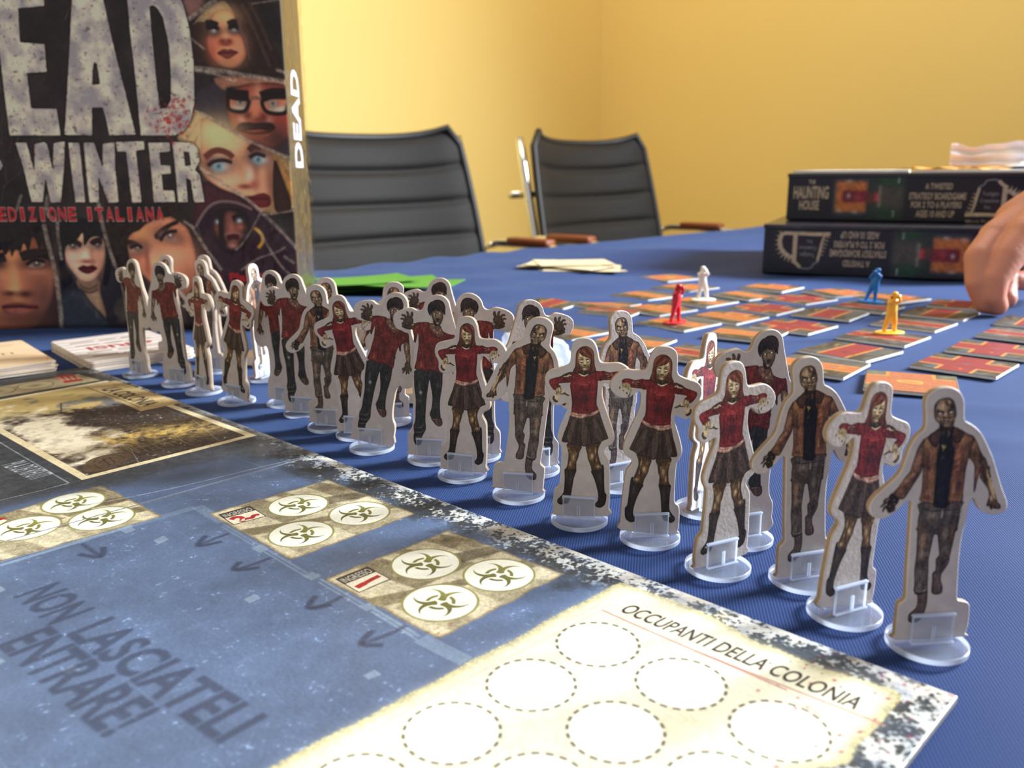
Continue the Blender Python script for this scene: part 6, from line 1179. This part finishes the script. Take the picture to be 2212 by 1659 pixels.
# ================================================================== the reaching hand
skin_m = noisy(principled('skin', srgb(206, 138, 112), .5, Subsurface_Weight=.12, Subsurface_Scale=.006), 60, .06, .25, 300)
skin_m.node_tree.nodes['Principled BSDF'].inputs['Subsurface Radius'].default_value = (1, .35, .2)
def hp(px, py, y):
    d = ray(px, py); p = EYE + d * (y / d[1]); return p
tipz = .0095
def hpt(c, r_):
    p = hp(*c); return Vector((p[0], p[1], max(p[2], r_ + .0012)))
def capsule(bm, a, b_, r0, r1, flat=1.):
    d = (b_ - a); q = d.to_track_quat('Z', 'X').to_matrix().to_4x4(); n = 20; rings = []
    prof = [(r0 * math.cos(t), -r0 * math.sin(t)) for t in np.linspace(math.pi / 2 * .97, 0, 6)] + [(r1 * math.cos(t), d.length + r1 * math.sin(t)) for t in np.linspace(0, math.pi / 2 * .97, 6)]
    for r_, z in prof: rings.append([bm.verts.new(a + (q @ Vector((r_ * math.cos(2 * math.pi * k / n), r_ * flat * math.sin(2 * math.pi * k / n), z)))) for k in range(n)])
    for x, y in zip(rings, rings[1:]):
        for k in range(n): bm.faces.new((x[k], x[(k + 1) % n], y[(k + 1) % n], y[k]))
    bm.faces.new(rings[0][::-1]); bm.faces.new(rings[-1])
YH = .690
FING = {'index': ([(2150, 512, YH + .018), (2114, 556, YH + .002), (2112, 612, YH - .008), (2128, 654, YH - .011), (2144, 680, YH - .010)], [.0120, .0110, .0094, .0086, .0080]),
        'thumb': ([(2214, 512, YH + .004), (2176, 556, YH - .006), (2150, 604, YH - .014), (2145, 640, YH - .016), (2152, 672, YH - .014)], [.0150, .0130, .0102, .0094, .0082]),
        'middle': ([(2176, 516, YH + .040), (2162, 572, YH + .036), (2170, 620, YH + .030), (2170, 650, YH + .024), (2171, 664, YH + .021)], [.0112, .0100, .0094, .0092, .0086]),
        'ring': ([(2206, 524, YH + .056), (2262, 590, YH + .058), (2238, 606, YH + .040), (2192, 606, YH + .034)], [.0110, .0098, .0090, .0080]),
        'little': ([(2234, 520, YH + .072), (2290, 575, YH + .078), (2264, 590, YH + .062), (2228, 588, YH + .058)], [.0098, .0086, .0078, .0068])}
bm = bmesh.new(); wr = hpt((2330, 396, YH + .04), .02)
for k, (ch, rd) in FING.items():
    P_ = [hpt(c, r_) for c, r_ in zip(ch, rd)]
    for a in range(len(P_) - 1): capsule(bm, P_[a], P_[a + 1], rd[a], rd[a + 1])
    capsule(bm, hpt((2262, 442, YH + .035), .018), P_[0], .0170, rd[0] * 1.08)
capsule(bm, hpt((2262, 442, YH + .035), .018), hpt((2200, 478, YH + .034), .018), .020, .0185)
capsule(bm, hpt((2262, 442, YH + .035), .018), wr, .0205, .0215); capsule(bm, wr, hpt((2470, 300, YH + .06), .03), .0225, .031); capsule(bm, hpt((2470, 300, YH + .06), .03), hpt((2660, 190, YH + .09), .03), .031, .037)
me = bm_mesh(bm, 'hand_raw'); o = bpy.data.objects.new('hand_raw', me); COL.objects.link(o)
md = o.modifiers.new('r', 'REMESH'); md.mode = 'VOXEL'; md.voxel_size = .0013; md.use_smooth_shade = True; ms = o.modifiers.new('s', 'SMOOTH'); ms.iterations = 5; ms.factor = .5
dg = bpy.context.evaluated_depsgraph_get(); hm = bpy.data.meshes.new_from_object(o.evaluated_get(dg)); bpy.data.objects.remove(o)
org_ = W((wr[0], wr[1], -TZ)); hm.transform(Matrix.Translation((-wr[0], -wr[1], 0))); hm.materials.clear(); hm.materials.append(skin_m); hm.polygons.foreach_set('use_smooth', [True] * len(hm.polygons))
hroot = empty('person', W((wr[0], wr[1], 0)), 0, label='bare hand and forearm of a person reaching in from the right to pinch a tile', cat='person')
link('hand_and_forearm', hm, None, hroot)
nail_m = principled('fingernail', srgb(226, 172, 152), .3)

# ================================================================== chairs
lea = noisy(principled('black_leather', srgb(29, 26, 24), .62, Specular_IOR_Level=.25), 30, .1, .3, 260); piping = principled('black_leather_edge', srgb(26, 25, 26), .5)
chrome = principled('chrome', (.78, .77, .74), .12, Metallic=1.); walnut = noisy(principled('reddish_arm_pad', srgb(128, 66, 34), .45), 30, .2)
def chair(cx, cy, yaw, ztop, label, hw=.255):
    """local +x = sitter's left, -y = the way the chair faces, z from the floor"""
    r = empty('conference_chair', (cx, cy, 0), yaw, label=label, cat='chair', group='black ribbed conference chairs')
    zb = .47; Hb = ztop - zb
    def bp_(u, v):                            # u across -1..1, v up 0..1
        ww = hw * (1 - .10 * v ** 3) * (1 if v < .93 else 1 - .5 * ((v - .93) / .07) ** 2 * abs(u) ** 6 * .2); x = u * ww; z = zb + Hb * v + .022 * abs(u) ** 3 * (v > .5) * (v - .5) * 2; y = .11 * v + .05 * (1 - u * u) - .01
        return np.array([x, y, z])
    bm = bmesh.new(); nu, nv = 20, 84; ribs = 7
    for sgn, th in ((-1, .013), (1, .009)):
        g = []
        for i in range(nu + 1):
            row = []
            for j in range(nv + 1):
                u = i / nu * 2 - 1; v = j / nv; p = bp_(u, v); ph = (v * ribs) % 1; puff = th * (.25 + .75 * (1 - abs(2 * ph - 1) ** 5)) * (1 - abs(u) ** 10) * (1 - (abs(2 * v - 1)) ** 30)
                row.append(bm.verts.new((p[0], p[1] + sgn * (puff + .002), p[2])))
            g.append(row)
        for i in range(nu):
            for j in range(nv): bm.faces.new((g[i][j], g[i + 1][j], g[i + 1][j + 1], g[i][j + 1]) if sgn < 0 else (g[i][j + 1], g[i + 1][j + 1], g[i + 1][j], g[i][j]))
    link('backrest', bm_mesh(bm, 'backrest', True), lea, r)
    bm = bmesh.new(); rim = [bp_(-1, v) for v in np.linspace(0, 1, 16)] + [bp_(u, 1) for u in np.linspace(-1, 1, 14)[1:-1]] + [bp_(1, v) for v in np.linspace(1, 0, 16)]; tube(bm, rim, .0085, 8); link('piping', bm_mesh(bm, 'piping', True), piping, r)
    for s_ in (-1, 1):
        bm = bmesh.new(); tube(bm, [(s_ * hw * .99, bp_(1, v)[1] + .026, bp_(1, v)[2]) for v in np.linspace(0.02, .97, 8)] , .011, 10)
        tube(bm, [(s_ * hw * 1.05, .05, .50), (s_ * hw * 1.05, -.02, .455), (s_ * hw * 1.05, -.36, .44)], .011, 10); link('side_rail', bm_mesh(bm, 'side_rail', True), chrome, r)
        bm = bmesh.new(); tube(bm, [(s_ * hw * 1.08, .09, .70), (s_ * hw * 1.12, .03, .715), (s_ * hw * 1.15, -.05, .715), (s_ * hw * 1.15, -.26, .70), (s_ * hw * 1.12, -.31, .66), (s_ * hw * 1.10, -.31, .50), (s_ * hw * 1.06, -.29, .445)], .009, 10); a = link('armrest', bm_mesh(bm, 'armrest', True), chrome, r)
        bm = bmesh.new(); add_box(bm, s_ * hw * 1.15 - .016, s_ * hw * 1.15 + .016, -.12, -.0, .712, .728, .006, 3); link('arm_pad', bm_mesh(bm, 'arm_pad', True), walnut, a)
    bm = bmesh.new(); tube(bm, [(-hw * 1.05, .135, zb + Hb * .74), (hw * 1.05, .135, zb + Hb * .74)], .009, 8); tube(bm, [(-hw * 1.05, .05, zb + .03), (hw * 1.05, .05, zb + .03)], .011, 8); link('cross_bar', bm_mesh(bm, 'cross_bar', True), chrome, r)
    bm = bmesh.new(); g = []
    for sgn in (-1, 1):
        g = [[bm.verts.new((u * hw, -.38 + .42 * w_, .455 + sgn * (.014 * (.3 + .7 * (1 - abs(2 * ((w_ * 6) % 1) - 1) ** 5)) + .006) * (1 - abs(u) ** 12) + .012 * u * u)) for w_ in np.linspace(0, 1, 49)] for u in np.linspace(-1, 1, 13)]
        for i in range(12):
            for j in range(48): bm.faces.new((g[i][j], g[i + 1][j], g[i + 1][j + 1], g[i][j + 1]) if sgn > 0 else (g[i][j + 1], g[i + 1][j + 1], g[i + 1][j], g[i][j]))
    link('seat', bm_mesh(bm, 'seat', True), lea, r)
    bm = bmesh.new(); tube(bm, [(0, -.18, .43), (0, -.18, .12)], [.026, .03], 14); link('column', bm_mesh(bm, 'column', True), chrome, r)
    for k in range(5):
        t = 2 * math.pi * k / 5 + .3; bm = bmesh.new(); ex, ey = math.cos(t) * .25, -.16 + math.sin(t) * .25; tube(bm, [(0, -.18, .135), (ex * .6, -.18 + (ey + .18) * .6, .115), (ex, ey, .085)], [.022, .017, .012], 8); lg = link('leg', bm_mesh(bm, 'leg', True), chrome, r)
        bm = bmesh.new(); bmesh.ops.create_cone(bm, cap_ends=True, segments=18, radius1=.03, radius2=.03, depth=.035, matrix=Matrix.Translation((ex, ey, .032)) @ Matrix.Rotation(math.pi / 2, 4, 'X') ); bmesh.ops.bevel(bm, geom=[e for e in bm.edges if len(e.link_faces) == 2 and e.calc_face_angle() > 1], offset=.004, segments=2, affect='EDGES'); link('castor', bm_mesh(bm, 'castor'), piping, lg)
    return r
def chair_px(px, d, ztop, turn, label, hw=.255):
    p = hp(px, 420, d); chair(p[0], p[1], TA + turn, ztop, label, hw)
chair_px(858, 1.66, .93, -.05, 'black ribbed leather conference chair nearer the large box, left of the other')
chair_px(1345, 2.15, .93, .03, 'black ribbed leather conference chair with a bright chrome rail, nearer the room corner', .245)
p = hp(2392, 400, 2.0); chair(p[0], p[1], TA - math.pi / 2 - .15, .92, 'black ribbed conference chair just entering the frame at the right, behind the boxes', .25)
